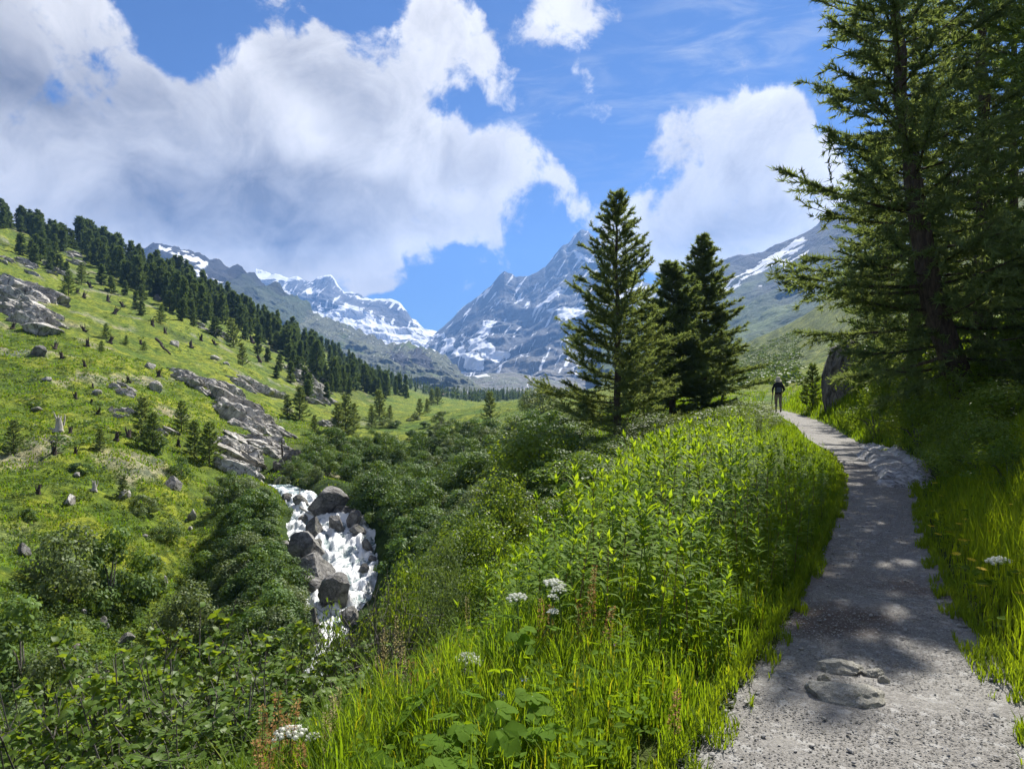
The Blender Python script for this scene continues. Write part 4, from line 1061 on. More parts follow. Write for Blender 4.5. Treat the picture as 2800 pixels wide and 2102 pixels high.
# ---------------------------------------------------------------- trees and shrubs
def norm(v): return v/(np.linalg.norm(v, axis=-1, keepdims=True)+1e-9)
def conifer(seed, H, Rm, nb, tw, nbl, bl, bw, tr, prof=.85, clear=.06, lean=None, droop=-.18, up=.28, mat='needle', wood=True, tint=(1, 1, 1), gap=.12, extra=(), dens=1.0, hang=0.0):
    """tapered trunk, sweeping limbs, twigs set with needle blades; returns trunk, branch and crown meshes"""
    r = np.random.RandomState(seed)
    tt = np.linspace(0, 1, 14)
    ax = np.zeros((14, 3)); ax[:, 2] = -.25+tt*(H+.25)
    if lean is not None:
        ax[:, 0] += np.interp(tt, lean[0], lean[1]); ax[:, 1] += np.interp(tt, lean[0], lean[2])
    ax[:, :2] += r.normal(size=(14, 2))*.006*H*tt[:, None]
    trad = tr*(1-tt)**.8+.008+tr*.35*np.maximum(0, .06-tt)/.06
    g = Geo(); v, q = tube(ax, trad, 9); g.add(v, None, q)
    trunk = g.mesh('trunk', [M['bark']], True)
    gb = Geo(); B, D, L, Tn = [], [], [], []
    az = r.uniform(0, 6)
    ns = 7; s = np.linspace(0, 1, ns)
    br = [(clear+(1-clear)*((b+r.uniform(0, 1))/nb)**.92, None, None) for b in range(nb)]+list(extra)
    for t, faz, fl in br:
        az += 2.39996+r.normal()*.25
        a = az if faz is None else faz
        if faz is None and r.uniform() < gap*.5: continue
        zc = t*(H+.25)-.25
        o = np.array([np.interp(t, tt, ax[:, 0]), np.interp(t, tt, ax[:, 1]), zc])
        l = (Rm*((1-t)**prof)*r.uniform(.5, 1.2)+.10) if fl is None else fl
        if faz is None and t < .2: l *= .75+r.uniform(0, .4)
        a1 = droop*(1-t)+.55*t+r.normal()*.07; c1 = up*(1-.5*t)+r.normal()*.06
        w = r.normal()*.10
        rad = np.stack([cos(a)*s*l-sin(a)*w*l*s*s, sin(a)*s*l+cos(a)*w*l*s*s, l*(a1*s+c1*s*s)], -1)
        pts = o+rad
        if wood:
            v, q = tube(pts[::2] if l < 1 else pts, np.linspace(max(.012, tr*.17*(l/Rm)**.7), .006, len(pts[::2] if l < 1 else pts)), 3, False); gb.add(v, None, q)
        n = max(4, int(tw*(.35+l/Rm*.9)))
        sk = np.sort(r.uniform(.10, 1.0, n)**.8); sk[-1] = 1.0
        base = np.stack([np.interp(sk, s, pts[:, i]) for i in range(3)], -1)
        tan = norm(np.stack([np.interp(sk, s, np.gradient(pts[:, i])) for i in range(3)], -1))
        side = norm(np.cross(tan, [0, 0, 1.]))*np.where(np.arange(n) % 2, 1, -1)[:, None]
        dirv = norm(tan*.65+side*(.75*(1-sk)[:, None]+.15)+r.normal(size=(n, 3))*.22+np.array([0, 0, .10-hang]))
        ln = l*(.34*(1-sk)+.10)*r.uniform(.6, 1.25, n)+bl*.8
        B.append(base); D.append(dirv); L.append(ln); Tn.append(np.full(n, r.uniform(.82, 1.15)))
        # foliage on the limb itself
        B.append(base-tan*ln[:, None]*.3); D.append(tan); L.append(np.full(n, l/n*1.6)); Tn.append(np.full(n, r.uniform(.82, 1.15)))
    B, D, L, Tn = np.concatenate(B), np.concatenate(D), np.concatenate(L), np.concatenate(Tn)
    m = len(B); cnt = np.maximum(3, (nbl*dens*(.4+.6*L/np.median(L))).astype(int))
    idx = np.repeat(np.arange(m), cnt); N = len(idx)
    u = r.uniform(0, 1, N)
    pos = B[idx]+D[idx]*(L[idx]*u)[:, None]
    dv = norm(D[idx]*.75+r.normal(size=(N, 3))*.62+np.array([0, 0, .10]))
    sd = norm(np.cross(dv, r.normal(size=(N, 3))))
    ll = bl*r.uniform(.6, 1.25, N); ww = bw*r.uniform(.7, 1.3, N)
    V = np.stack([pos-sd*ww[:, None]*.5, pos+sd*ww[:, None]*.5, pos+dv*ll[:, None]], 1).reshape(-1, 3)
    T = np.arange(3*N).reshape(-1, 3)
    c = (Tn[idx]*r.uniform(.8, 1.2, N))[:, None]*np.array(tint)
    crown = mk_mesh('crown', V, T, [M[mat]], None, False, np.repeat(c, 3, 0))
    parts = [('trunk', trunk)]
    if wood: parts.append(('branches', gb.mesh('branches', [M['bark']])))
    parts.append(('crown', crown))
    return parts

def shrub(seed, n, W, H, leaf, clumps=22, mat='alder_far', bark='bark_grey', asp=.62, low=.08, stems=6):
    """multi-stemmed bush: leafy clumps of uneven size through a dome, gaps between"""
    r = np.random.RandomState(seed)
    th = r.uniform(0, 6.28, clumps); rr = np.sqrt(r.uniform(0, 1, clumps))
    hz = r.uniform(low, 1, clumps)
    env = np.sqrt(np.clip(1-(hz-.35)**2/.5, .05, 1))
    C = np.stack([np.cos(th)*rr*W*.5*env, np.sin(th)*rr*W*.5*env, hz*H*(1-.35*rr**2)], -1)
    cr = r.uniform(.13, .26, clumps)*min(W, H)
    g = Geo()
    for k in range(min(stems, clumps)):
        a = r.uniform(0, 6.28); b = np.array([cos(a), sin(a), 0])*W*.07
        tip = C[k]; mid = (b+tip)*.5+np.array([0, 0, H*.10])
        v, q = tube([b-[0, 0, .3], mid, tip], [.028*H**.5, .018*H**.5, .006], 4); g.add(v, None, q)
    wood = g.mesh('stems', [M[bark]])
    wt = cr**2; idx = r.choice(clumps, n, p=wt/wt.sum())
    dv = norm(r.normal(size=(n, 3))); rad = cr[idx]*r.uniform(.25, 1, n)**.45
    pos = C[idx]+dv*rad[:, None]*np.array([1.15, 1.15, .85])
    pos[:, 2] = np.maximum(pos[:, 2], .02)
    nn = norm(dv*1.0+np.array([0, 0, .45])+r.normal(size=(n, 3))*.38)
    a = norm(np.cross(nn, r.normal(size=(n, 3)))); b = np.cross(nn, a)
    l = (leaf*r.uniform(.65, 1.3, n))[:, None]; w = l*asp
    V = np.stack([pos-a*l*.5, pos+b*w*.5-nn*l*.06, pos+a*l*.5-nn*l*.1, pos-b*w*.5-nn*l*.06], 1).reshape(-1, 3)
    ct = r.uniform(.78, 1.22, clumps)[idx]*r.uniform(.85, 1.15, n)
    fol = mk_mesh('foliage', V, np.arange(4*n).reshape(-1, 4), [M[mat]], None, False, np.repeat(ct[:, None]*np.ones(3), 4, 0))
    return [('stems', wood), ('foliage', fol)]

# ---- the three conifers in the middle
t1 = conifer(21, 11.6, 3.3, 150, 15, 34, .16, .036, .17, .80, .05, None, -.12, .34, extra=((.17, 2.9, 3.7), (.19, 3.25, 3.2), (.36, .15, 3.0), (.40, -.1, 2.6), (.13, .3, 2.4)))
t2 = conifer(22, 8.4, 2.7, 140, 15, 36, .17, .042, .15, .75, .10, None, -.2, .25, dens=1.2)
t3 = conifer(23, 10.2, 2.6, 140, 14, 34, .17, .042, .16, .85, .16, None, -.15, .25, dens=1.1)
def tree_at(name, parts, px, d, label, rz=0, sc=1.0, group=None, dz=0, cat='tree'):
    x = (px-CX)/F*d
    return thing(name, parts, (x, d, float(ground_z(x, d)[0])+dz), (0, 0, rz), sc, label, cat, group)
def fit(parts, px, d, top, name, label, rz, H, dz=0.0, wid=1.0):
    """scale a tree so that its tip reaches the photograph's row"""
    x = (px-CX)/F*d; z0 = float(ground_z(x, d)[0])+dz; zt = EYE-(top-CY)/F*d
    s = (zt-z0)/H
    return thing(name, parts, (x, d, z0), (0, 0, rz), (s*wid, s*wid, s), label, 'tree')
fit(t1, 1688, 30, 527, 'larch_tree', 'tallest conifer in the middle with a bough sweeping out to the left', 0, 11.6, 0, 1.1)
fit(t2, 1838, 37, 722, 'larch_tree', 'shorter dense conifer standing just right of the tallest one', 1.0, 8.4, -.3, 1.28)
fit(t3, 1925, 40, 648, 'larch_tree', 'slender-topped conifer, rightmost of the three in the middle', 2.0, 10.2, -.3, 1.28)

# ---- the larches on the right bank
leanA = ([0, .10, .22, .38, .6, 1], [0, -.45, -1.0, -1.35, -1.6, -1.7], [0, -.1, -.2, -.2, -.1, 0])
ra = conifer(31, 10.2, 2.45, 138, 15, 23, .14, .029, .25, .45, .10, leanA, -.34, .24, hang=.30, extra=((.27, 3.35, 2.9), (.40, 3.3, 2.8)))
rb = conifer(32, 13.0, 2.4, 118, 13, 19, .15, .033, .22, .5, .10, None, -.30, .24, hang=.28)
rc = conifer(33, 11.0, 2.4, 90, 13, 21, .17, .038, .16, .55, .05, None, -.25, .28, mat='needle_light', hang=.2)
tree_at('larch_tree', ra, 2672, 13.2, 'big larch with a dark trunk leaning left over the path', 0.1)
tree_at('larch_tree', rb, 2690, 16.5, 'straight tall larch behind the leaning one at right', 2.2)
tree_at('larch_tree', rc, 2770, 19.0, 'slim larch trunk near the right edge, second from the right', 4.0, 1.05)
tree_at('larch_tree', rc, 2880, 13.5, 'larch at the extreme right edge with sunlit lower boughs', 1.0, 1.0)
tree_at('larch_tree', rb, 2500, 20.5, 'tall larch at the left of the right-hand group behind the path bend', 5.0, .98)
tree_at('larch_tree', rc, 2400, 30.0, 'pale larch behind the rock face, leftmost of the right-hand larches', 3.0, .95)
tree_at('larch_tree', rc, 2420, 28.0, 'low larch above the rock face beside the path', 2.6, .6)

# ---- conifers on the left hillside and in the valley
farc = [conifer(60+i, 12, (3.0, 2.6, 3.3, 2.8, 2.4)[i], 60, 6, 11, .80, .30, .20, .58, .06, None, -.2, .12, 'needle_far', False, gap=.3) for i in range(5)]
def single(parts, name, mats):
    """one mesh of all parts, for trees too far away to show them"""
    V, Fc, mi, C, n = [], {3: [], 4: []}, {3: [], 4: []}, [], 0
    for k, (pn_, me) in enumerate(parts):
        nv = len(me.vertices); co = np.empty(nv*3, np.float32); me.vertices.foreach_get('co', co); V.append(co.reshape(-1, 3))
        cc = np.ones((nv, 4), np.float32)
        if 'Col' in me.attributes:
            buf = np.empty(nv*4, np.float32); me.attributes['Col'].data.foreach_get('color', buf); cc = buf.reshape(-1, 4)
        C.append(cc[:, :3])
        lp = np.empty(len(me.loops), np.int32); me.loops.foreach_get('vertex_index', lp)
        fs = 4 if pn_ == 'trunk' else 3
        f = lp.reshape(-1, fs)+n; Fc[fs].append(f); mi[fs].append(np.full(len(f), k)); n += nv
    return mk_mesh(name, np.concatenate(V), [np.concatenate(Fc[3]), np.concatenate(Fc[4])], mats, np.concatenate([np.concatenate(mi[3]), np.concatenate(mi[4])]), False, np.concatenate(C))
FAR = [single(p, 'conifer', [M['bark'], M['needle_far']]) for p in farc]
def sample_poly(poly, n, mind=0, tries=6000, rr=R):
    poly = np.array(poly, float); lo, hi = poly.min(0), poly.max(0); out = []
    k = 0
    while len(out) < n and k < tries:
        k += 1
        q = (rr.uniform(lo[0], hi[0]), rr.uniform(lo[1], hi[1]))
        if not inpoly(np.array([q[0]]), np.array([q[1]]), poly)[0]: continue
        if mind and any((q[0]-o[0])**2+((q[1]-o[1])*1.3)**2 < mind**2 for o in out): continue
        out.append(q)
    return out
FOREST = [(205, 672), (330, 715), (420, 738), (600, 822), (800, 918), (1000, 1005), (1120, 1075), (1110, 1100), (1040, 1092), (980, 1070), (930, 1095), (880, 1060), (820, 1005), (760, 965), (690, 925), (600, 885), (500, 865), (420, 815), (330, 775), (250, 728)]
n = 0
for q in sample_poly(FOREST, 295, 8):
    p = hit(q[0], q[1], 60)
    if p is None: continue
    hm = R.uniform(7.5, 15.5)*(.85 if q[0] > 900 else 1)
    o = link('conifer', FAR[n % 5], None, (p[0], p[1], p[2]-.2), (0, R.uniform(-.04, .04), R.uniform(0, 6.28)), (hm/12*R.uniform(.66, .95), hm/12*R.uniform(.66, .95), hm/12))
    tag(o, 'dark green conifer in the forest climbing the left hillside', 'tree', 'conifers of the hillside forest'); n += 1
for q in sample_poly([(0, 588), (110, 640), (200, 672), (205, 690), (150, 690), (60, 640), (0, 622)], 34, 9):
    p = hit(q[0], q[1], 60) 
    if p is None: continue
    hm = R.uniform(8, 13)
    o = link('conifer', FAR[n % 5], None, (p[0], p[1], p[2]-.2), (0, 0, R.uniform(0, 6.28)), (hm/12, hm/12, hm/12)); n += 1
    tag(o, 'conifer on the skyline ridge at the upper left', 'tree', 'conifers along the left skyline')
for x in np.linspace(215, 330, 14):                     # tall group on the ridge
    p = hit(x+R.uniform(-4, 4), np.interp(x, [215, 330], [676, 722]), 60)
    if p is None: continue
    hm = R.uniform(66, 86)/F*p[1]
    o = link('conifer', FAR[n % 5], None, p, (0, 0, R.uniform(0, 6)), (hm/13, hm/13, hm/12)); n += 1
    tag(o, 'tall bare-stemmed larch in the clump on the left skyline', 'tree', 'tall larches on the skyline')
for q in sample_poly([(300, 770), (420, 830), (560, 880), (640, 905), (560, 940), (430, 900), (330, 840), (250, 790)], 12, 22)+sample_poly([(640, 905), (760, 960), (850, 1040), (900, 1100), (840, 1120), (760, 1050), (680, 980)], 16, 20)+sample_poly([(60, 660), (200, 720), (240, 770), (120, 740), (40, 700)], 14, 16):
    p = hit(q[0], q[1], 40)
    if p is None: continue
    hm = R.uniform(34, 62)/F*p[1]
    o = link('conifer', FAR[n % 5], None, p, (0, R.uniform(-.1, .1), R.uniform(0, 6)), (hm/12*1.15, hm/12*1.15, hm/12)); n += 1
    tag(o, 'conifer standing apart below the hillside forest', 'tree', 'scattered conifers below the forest')

young = [conifer(80+i, 4.0, 1.15, 52, 8, 12, .20, .055, .06, .75, .08, None, .0, .25, 'needle_light' if i else 'needle', True) for i in range(3)]
YT = [(36, 1246, 92, 'young larch at the left image edge on the grassy shelf', 0), (388, 1208, 118, 'taller young larch on the edge of the shelf', 0), (415, 1238, 105, 'pale green larch just right of the taller young larch', 1), (496, 1182, 82, 'young larch standing behind the shelf near the cliff', 1),
      (533, 1240, 88, 'slim pale larch left of the cliff foot', 1), (572, 1272, 112, 'slim larch nearest to the cliff foot', 1), (273, 1232, 58, 'small dark larch among stumps on the shelf', 0), (187, 808, 66, 'lone thin larch on the upper left slope', 1),
      (222, 780, 60, 'bushy larch below the left skyline', 0), (291, 928, 40, 'small larch in the middle of the upper slope', 1), (440, 884, 48, 'pale larch under the forest edge', 1), (640, 950, 80, 'leaning dark larch above the pale ledges', 0), (664, 1000, 60, 'small dark larch above the cliff band', 0),
      (335, 1362, 62, 'small dark conifer growing on a flat boulder', 0), (786, 1146, 64, 'conifer at the right end of the cliff band', 0), (819, 1148, 88, 'dark conifer beside the steep slabs', 0), (278, 962, 30, 'tiny larch between the upper stumps', 1), (395, 960, 26, 'tiny pale larch near the fallen log', 1),
      (345, 945, 24, 'tiny larch bush on the upper slope', 1), (945, 1183, 100, 'broad dark conifer at the edge of the meadow, largest of its clump', 0), (925, 1190, 84, 'conifer hugging the left side of the broad dark one', 0), (968, 1178, 74, 'conifer hugging the right side of the broad dark one', 0),
      (1016, 1172, 56, 'small dark conifer on the meadow right of the clump', 0), (1039, 1152, 84, 'conifer at the back of the meadow under the forest', 0), (1148, 1138, 46, 'small conifer left of the rounded meadow bush', 0), (1168, 1130, 38, 'smaller conifer behind the rounded meadow bush', 0),
      (1340, 1152, 78, 'lone dark conifer on the grassy knoll', 0), (1180, 1108, 42, 'distant pair conifer at the valley mouth, left one', 0), (1196, 1108, 48, 'distant pair conifer at the valley mouth, right one', 0), (860, 1182, 46, 'small conifer between the cliff and the meadow', 0), (1065, 1150, 40, 'little conifer on the right of the meadow back', 0)]
for i, (px, py, h, lab, kd) in enumerate(YT):
    p = hit(px, py, 14)
    if p is None: continue
    s = h/F*p[1]/4.0
    thing('larch_tree', young[(i % 2)+1 if kd else 0], p, (0, (.25 if 'leaning' in lab else R.uniform(-.04, .04)), R.uniform(0, 6)), (s*1.12, s*1.12, s), lab, 'tree')

tree_at('larch_sapling', young[1], 2222, 32.5, 'thin larch sapling at the left foot of the rock by the path', .5, .5)
# far conifers on the valley floor read as one wood
pts, sc = [], []
for q in sample_poly([(1040, 1068), (1130, 1074), (1210, 1082), (1290, 1076), (1400, 1078), (1480, 1084), (1500, 1094), (1300, 1098), (1180, 1094), (1060, 1090)], 170, 3, 9000)+sample_poly([(1230, 1076), (1400, 1076), (1470, 1084), (1400, 1092), (1240, 1092)], 90, 2):
    d = np.interp(q[1], [1066, 1076, 1086, 1098], [1500, 1150, 800, 560])
    x = (q[0]-CX)/F*d; pts.append((x, d, float(ground_z(x, d)[0])-.3)); sc.append(R.uniform(9, 15)/12)
pts = np.array(pts); sc = np.array(sc)
vv = FAR[0]; co = np.empty(len(vv.vertices)*3, np.float32); vv.vertices.foreach_get('co', co); co = co.reshape(-1, 3)
r9 = np.random.RandomState(1); tri = []
kV, kF = [], []
for ring in range(9):                                   # light stand-in conifer: ragged tiers of boughs
    z = 1.2+ring*1.2; rad = 2.3*(1-ring/9.5)+.2
    for k in range(7):
        a = r9.uniform(0, 6.28); w = r9.uniform(.25, .45)
        kV += [[0, 0, z+1.3], [cos(a-w)*rad, sin(a-w)*rad, z-.3+r9.uniform(-.3, .3)], [cos(a+w)*rad, sin(a+w)*rad, z-.3+r9.uniform(-.3, .3)]]
kV = np.array(kV); kF = np.arange(len(kV)).reshape(-1, 3)
v, f, c = scatter(kV, kF, pts, rng.uniform(0, 6.28, len(pts)), np.stack([sc, sc, sc], -1), None, rng.uniform(.7, 1.2, (len(pts), 1))*np.ones((1, 3)))
tag(link('conifer_wood', mk_mesh('conifer_wood', v, f, [M['needle_far']], None, False, c)), 'dark conifer wood on the far valley floor', 'wood', None, 'stuff')

# ---- alder and willow scrub along the stream and in the gully
AL = [shrub(120+i, 3000, 3.4, (2.5, 2.9, 2.2, 2.7)[i], .17, 17) for i in range(4)]
WI = [shrub(130+i, 3000, 3.2, (2.2, 2.6, 2.0)[i], .15, 16, 'willow') for i in range(3)]
def bush(name, parts, p, wm, hm, label, group=None, W=3.3, H=2.5):
    return thing(name, parts, (p[0], p[1], p[2]-.1), (R.uniform(-.08, .08), R.uniform(-.08, .08), R.uniform(0, 6)), (wm/W, wm/W, hm/H), label, 'shrub', group)
GULLY = [(760, 1310), (820, 1240), (900, 1200), (1010, 1215), (1150, 1200), (1240, 1170), (1330, 1190), (1420, 1190), (1560, 1190), (1640, 1240), (1600, 1330), (1470, 1450), (1330, 1540), (1180, 1620), (1120, 1720), (1110, 1640), (1115, 1500), (1040, 1410), (930, 1335), (800, 1318)]
for q in sample_poly(GULLY, 190, 24):
    p = hit(q[0], q[1], 16)
    if p is None: continue
    s = R.uniform(2.2, 3.8)*(1 if p[1] > 40 else .75)
    k = R.random() < .2
    bush('willow_shrub' if k else 'alder_shrub', R.choice(WI if k else AL), p, s*1.1, s*R.uniform(.62, .85),
         'grey-green willow bush in the scrub on the right side of the gully' if k else 'green alder bush in the dense scrub on the right side of the gully', 'willow bushes in the gully scrub' if k else 'alder bushes in the gully scrub')
LEFTB = [(560, 1350), (620, 1335), (690, 1345), (725, 1400), (760, 1450), (735, 1510), (765, 1600), (800, 1730), (770, 1800), (650, 1800), (560, 1700), (640, 1600), (640, 1500), (600, 1430)]
for q in sample_poly(LEFTB, 64, 26):
    p = hit(q[0], q[1], 16)
    if p is None: continue
    s = R.uniform(1.9, 3.0)
    bush('willow_shrub', R.choice(WI if R.random() < .45 else AL), p, s*1.15, s*.78, 'rounded grey-green bush on the left bank of the stream', 'bushes on the left stream bank')
SB2 = [(190, 1640, 200, 180, 'big grey-green bush low on the left slope, left half', 1), (300, 1650, 190, 190, 'big dark bush low on the left slope, right half', 0), (390, 1640, 120, 120, 'smaller bush at the right end of the low left bushes', 0), (60, 1900, 260, 240, 'large dark round bush at the bottom left edge', 0), (130, 1960, 200, 180, 'round bush right of the large dark one at bottom left', 1),
       (30, 2080, 240, 170, 'grey bush in the bottom left corner', 1), (620, 1660, 130, 110, 'round bush at the lower edge of the bright slope', 1), (570, 1590, 110, 80, 'dark little bush on the lower slope edge', 0), (520, 1760, 170, 150, 'soft grey bush in front of the stream bank', 1), (460, 1470, 70, 40, 'low dark bush at the end of the eroded track', 0), (215, 1290, 60, 26, 'flat juniper patch on the slope edge', 0),
       (80, 1420, 50, 30, 'small dark bush on the left slope by the image edge', 0), (390, 1400, 70, 56, 'brownish bush right of the flat dark boulder', 1), (490, 1310, 60, 50, 'bush above the large mossy boulder', 0), (440, 1240, 70, 50, 'low bush under the pale larch', 0),
       (1209, 1166, 62, 46, 'rounded light bush in the meadow behind the gully', 1), (1290, 1190, 80, 44, 'bush at the foot of the grassy knoll', 0), (1085, 1172, 44, 24, 'low bush on the bright meadow', 0), (1060, 1170, 54, 24, 'grey bush left on the bright meadow', 1), (1160, 1170, 40, 20, 'flat bush in the middle of the meadow', 0), (1345, 1195, 90, 44, 'wide bush below the lone knoll conifer', 0), (1130, 1150, 46, 24, 'pale bush at the meadow back', 1), (1420, 1190, 100, 50, 'bush on the dark side of the knoll', 0), (1480, 1130, 110, 70, 'pale bush on the knoll left of the tallest conifer', 1)]
for px, py, w, h, lab, kd in SB2:
    p = hit(px, py, 14)
    if p is None: continue
    bush('willow_shrub' if kd else 'alder_shrub', (WI if kd else AL)[int(px) % 3], p, w/F*p[1]*1.1, h/F*p[1]*1.1, lab)
# dwarf shrubs that mottle the open slopes
def dwarf(poly, n, lo, hi, dmin):
    out = []
    for q in sample_poly(poly, n, 0, 20000):
        p = hit(q[0], q[1], dmin)
        if p is not None: out.append((*p, R.uniform(lo, hi)))
    return np.array(out)
dw = np.concatenate([dwarf([(0, 650), (300, 800), (700, 980), (720, 1040), (480, 1010), (480, 1220), (0, 1240)], 330, .3, .8, 40), dwarf([(0, 1280), (470, 1280), (600, 1420), (560, 1600), (0, 1600)], 420, .15, .4, 20), dwarf([(1700, 1060), (2180, 1050), (2190, 900), (2000, 970), (1750, 1040)], 900, .7, 1.9, 70), dwarf([(980, 1150), (1450, 1110), (1450, 1160), (1000, 1190)], 60, .3, .6, 60), dwarf([(0, 1600), (560, 1600), (500, 1800), (0, 1900)], 420, .2, .5, 16)])
r5 = np.random.RandomState(8)
nn_ = 46; dv = norm(r5.normal(size=(nn_, 3))*np.array([1, 1, .7])); dv[:, 2] = np.abs(dv[:, 2])
sd = norm(np.cross(dv, r5.normal(size=(nn_, 3)))); tp = np.cross(dv, sd)
pV = np.stack([dv*.8-sd*.17, dv*.8+sd*.17, dv*1.0+tp*.26], 1).reshape(-1, 3)*np.array([1, 1, .7])
v, f, c = scatter(pV, np.arange(len(pV)).reshape(-1, 3), dw[:, :3], rng.uniform(0, 6.28, len(dw)), dw[:, 3:4]*np.array([[1, 1, .8]]), None, rng.uniform(.55, 1.25, (len(dw), 1))*np.ones((1, 3)))
tag(link('dwarf_shrubs', mk_mesh('dwarf_shrubs', v, f, [M['alder_far']], None, False, c)), 'low heath and dwarf shrubs dotting the slopes', 'ground cover', None, 'stuff')
# ---------------------------------------------------------------- nearer shrubs, rock by the path, herbs, grass, flowers
NS = [shrub(150+i, 6500, 2.4, 2.0, .075, 34, 'alder', 'bark_grey', .6, .05, 9) for i in range(3)]
NW = [shrub(155+i, 6500, 2.4, 1.9, .07, 34, 'willow', 'bark_grey', .42, .05, 9) for i in range(2)]
NR = [shrub(158, 4200, 2.2, 1.8, .07, 28, 'red_leaf', 'bark', .6, .05, 8)]
def near_bush(px, top, wpx, d, lab, kind, sink=0.0, hmin=.5):
    """a bush whose foot stands on the ground at that distance and whose top reaches the given row"""
    x = (px-CX)/F*d; z0 = float(ground_z(x, d)[0]); zt = EYE-(top-CY)/F*d
    h = max(hmin, zt-z0); w = wpx/F*d
    pool = {'a': NS, 'w': NW, 'r': NR}[kind]
    nm = {'a': 'alder_shrub', 'w': 'willow_shrub', 'r': 'red_leaved_shrub'}[kind]
    return thing(nm, pool[int(px+top) % len(pool)], (x, d, z0-.05), (0, 0, R.uniform(0, 6)), (w/2.3, w/2.3, h/1.9), lab, 'shrub')
for a in [(1480, 1165, 330, 24, 'loose airy alder with thin trunks left of the tallest conifer', 'a'), (1380, 1300, 260, 20, 'dark alder bush below the airy alder', 'a'), (1600, 1230, 300, 21, 'dark bush at the foot of the tallest conifer', 'a'), (1560, 1330, 240, 15, 'alder bush in deep shade behind the fireweed', 'a'),
          (900, 1700, 200, 17, 'dark bush hiding the lower end of the rapids', 'a'), (830, 1730, 200, 14, 'bush in front of the lowest water, left', 'w'), (1310, 1400, 260, 17, 'green bush on the gully rim behind the fireweed', 'a'), (1220, 1470, 260, 14, 'sunlit bush on the gully rim left of the fireweed', 'w'), (1130, 1520, 220, 13, 'leafy bush at the gully rim above the rapids', 'a'), (1180, 1560, 240, 9.5, 'small-leaved bush in front of the gully rim', 'w'), (1080, 1600, 240, 9, 'dark small-leaved bush right of the rapids', 'a'),
          (1330, 1540, 200, 9.5, 'bush with glinting leaves behind the white umbels', 'a'), (1780, 1130, 260, 26, 'grey-green willow under the shorter dense conifer', 'w'), (1860, 1180, 220, 19, 'silvery willow in front of the shorter conifer', 'w'), (1900, 1245, 200, 14, 'reddish-leaved bush between fireweed and conifers', 'r'), (1760, 1270, 220, 15, 'pale green bush left of the reddish one', 'w'),
          (2040, 1085, 210, 24, 'rounded willow bush left of the walker', 'w'), (1960, 1110, 180, 27, 'bush in front of the slender-topped conifer', 'a'), (2085, 1120, 120, 22, 'small bush near the walker at the path edge', 'w'), (1700, 1190, 220, 24, 'shaded bush right below the tallest conifer', 'a'), (1640, 1180, 200, 27, 'bush at the trunk of the tallest conifer', 'a'),
          (2395, 1035, 130, 18.6, 'bright sunlit bush at the right path edge behind the slab', 'a'), (2360, 1100, 110, 23, 'bush between the rock face and the sunlit bush', 'a'), (2500, 1130, 130, 17.5, 'leafy bush right of the sunlit bush above the slab', 'a'), (2590, 1020, 220, 14.5, 'dark bush at the foot of the leaning larch', 'a'), (2640, 1080, 220, 10.5, 'shaded bush on the right bank below the larches', 'a'),
          (2760, 1040, 280, 10, 'big shaded bush at the right edge on the bank', 'a'), (2480, 980, 200, 18.5, 'shaded bush between rock face and leaning larch', 'a'), (2720, 960, 260, 14, 'dark bush behind the trunk base at right', 'a'), (2800, 880, 260, 14, 'bush against the right edge under the larches', 'a'), (2620, 930, 240, 19, 'thicket behind the leaning trunk', 'a'), (2420, 930, 220, 24, 'thicket above the rock face', 'a'), (2660, 1150, 220, 9.6, 'fern-like bush on the bank beyond the slab', 'a'), (2700, 1130, 260, 8.4, 'broad shaded bush on the right bank', 'a'), (2790, 1180, 240, 7.2, 'shaded bush at the right edge above the flowers', 'a'), (2640, 1010, 260, 12.5, 'bush in front of the leaning trunk base', 'a'), (2520, 1060, 200, 14.8, 'bush above the leafy one at the slab', 'a')]:
    near_bush(*a)
# rock face beside the path
def crag(seed, ax):
    V = rock_shape(seed, ICO4, planes=14, lo=.5, hi=.8, rough=.06, ax=ax)
    V += fbm(V*np.array([3.5, 3.5, .8])+seed, 4)[:, None]*np.array([.10, .14, .02])
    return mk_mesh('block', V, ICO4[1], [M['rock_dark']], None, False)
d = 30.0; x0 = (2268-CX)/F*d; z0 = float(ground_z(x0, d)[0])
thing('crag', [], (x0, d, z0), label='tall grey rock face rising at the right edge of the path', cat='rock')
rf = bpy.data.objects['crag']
link('block', crag(601, (1.25, 1.3, 1.9)), rf, (.55, .1, .9), (0, .12, .3)); link('block', crag(602, (1.5, 1.3, 1.9)), rf, (1.9, .5, 1.2), (0, -.1, 1.0)); link('block', crag(603, (1.0, .9, .8)), rf, (.95, .1, 2.2), (.2, .1, .4)); link('block', crag(604, (1.3, 1.1, 1.6)), rf, (3.2, .6, 1.6), (.2, 0, 2))

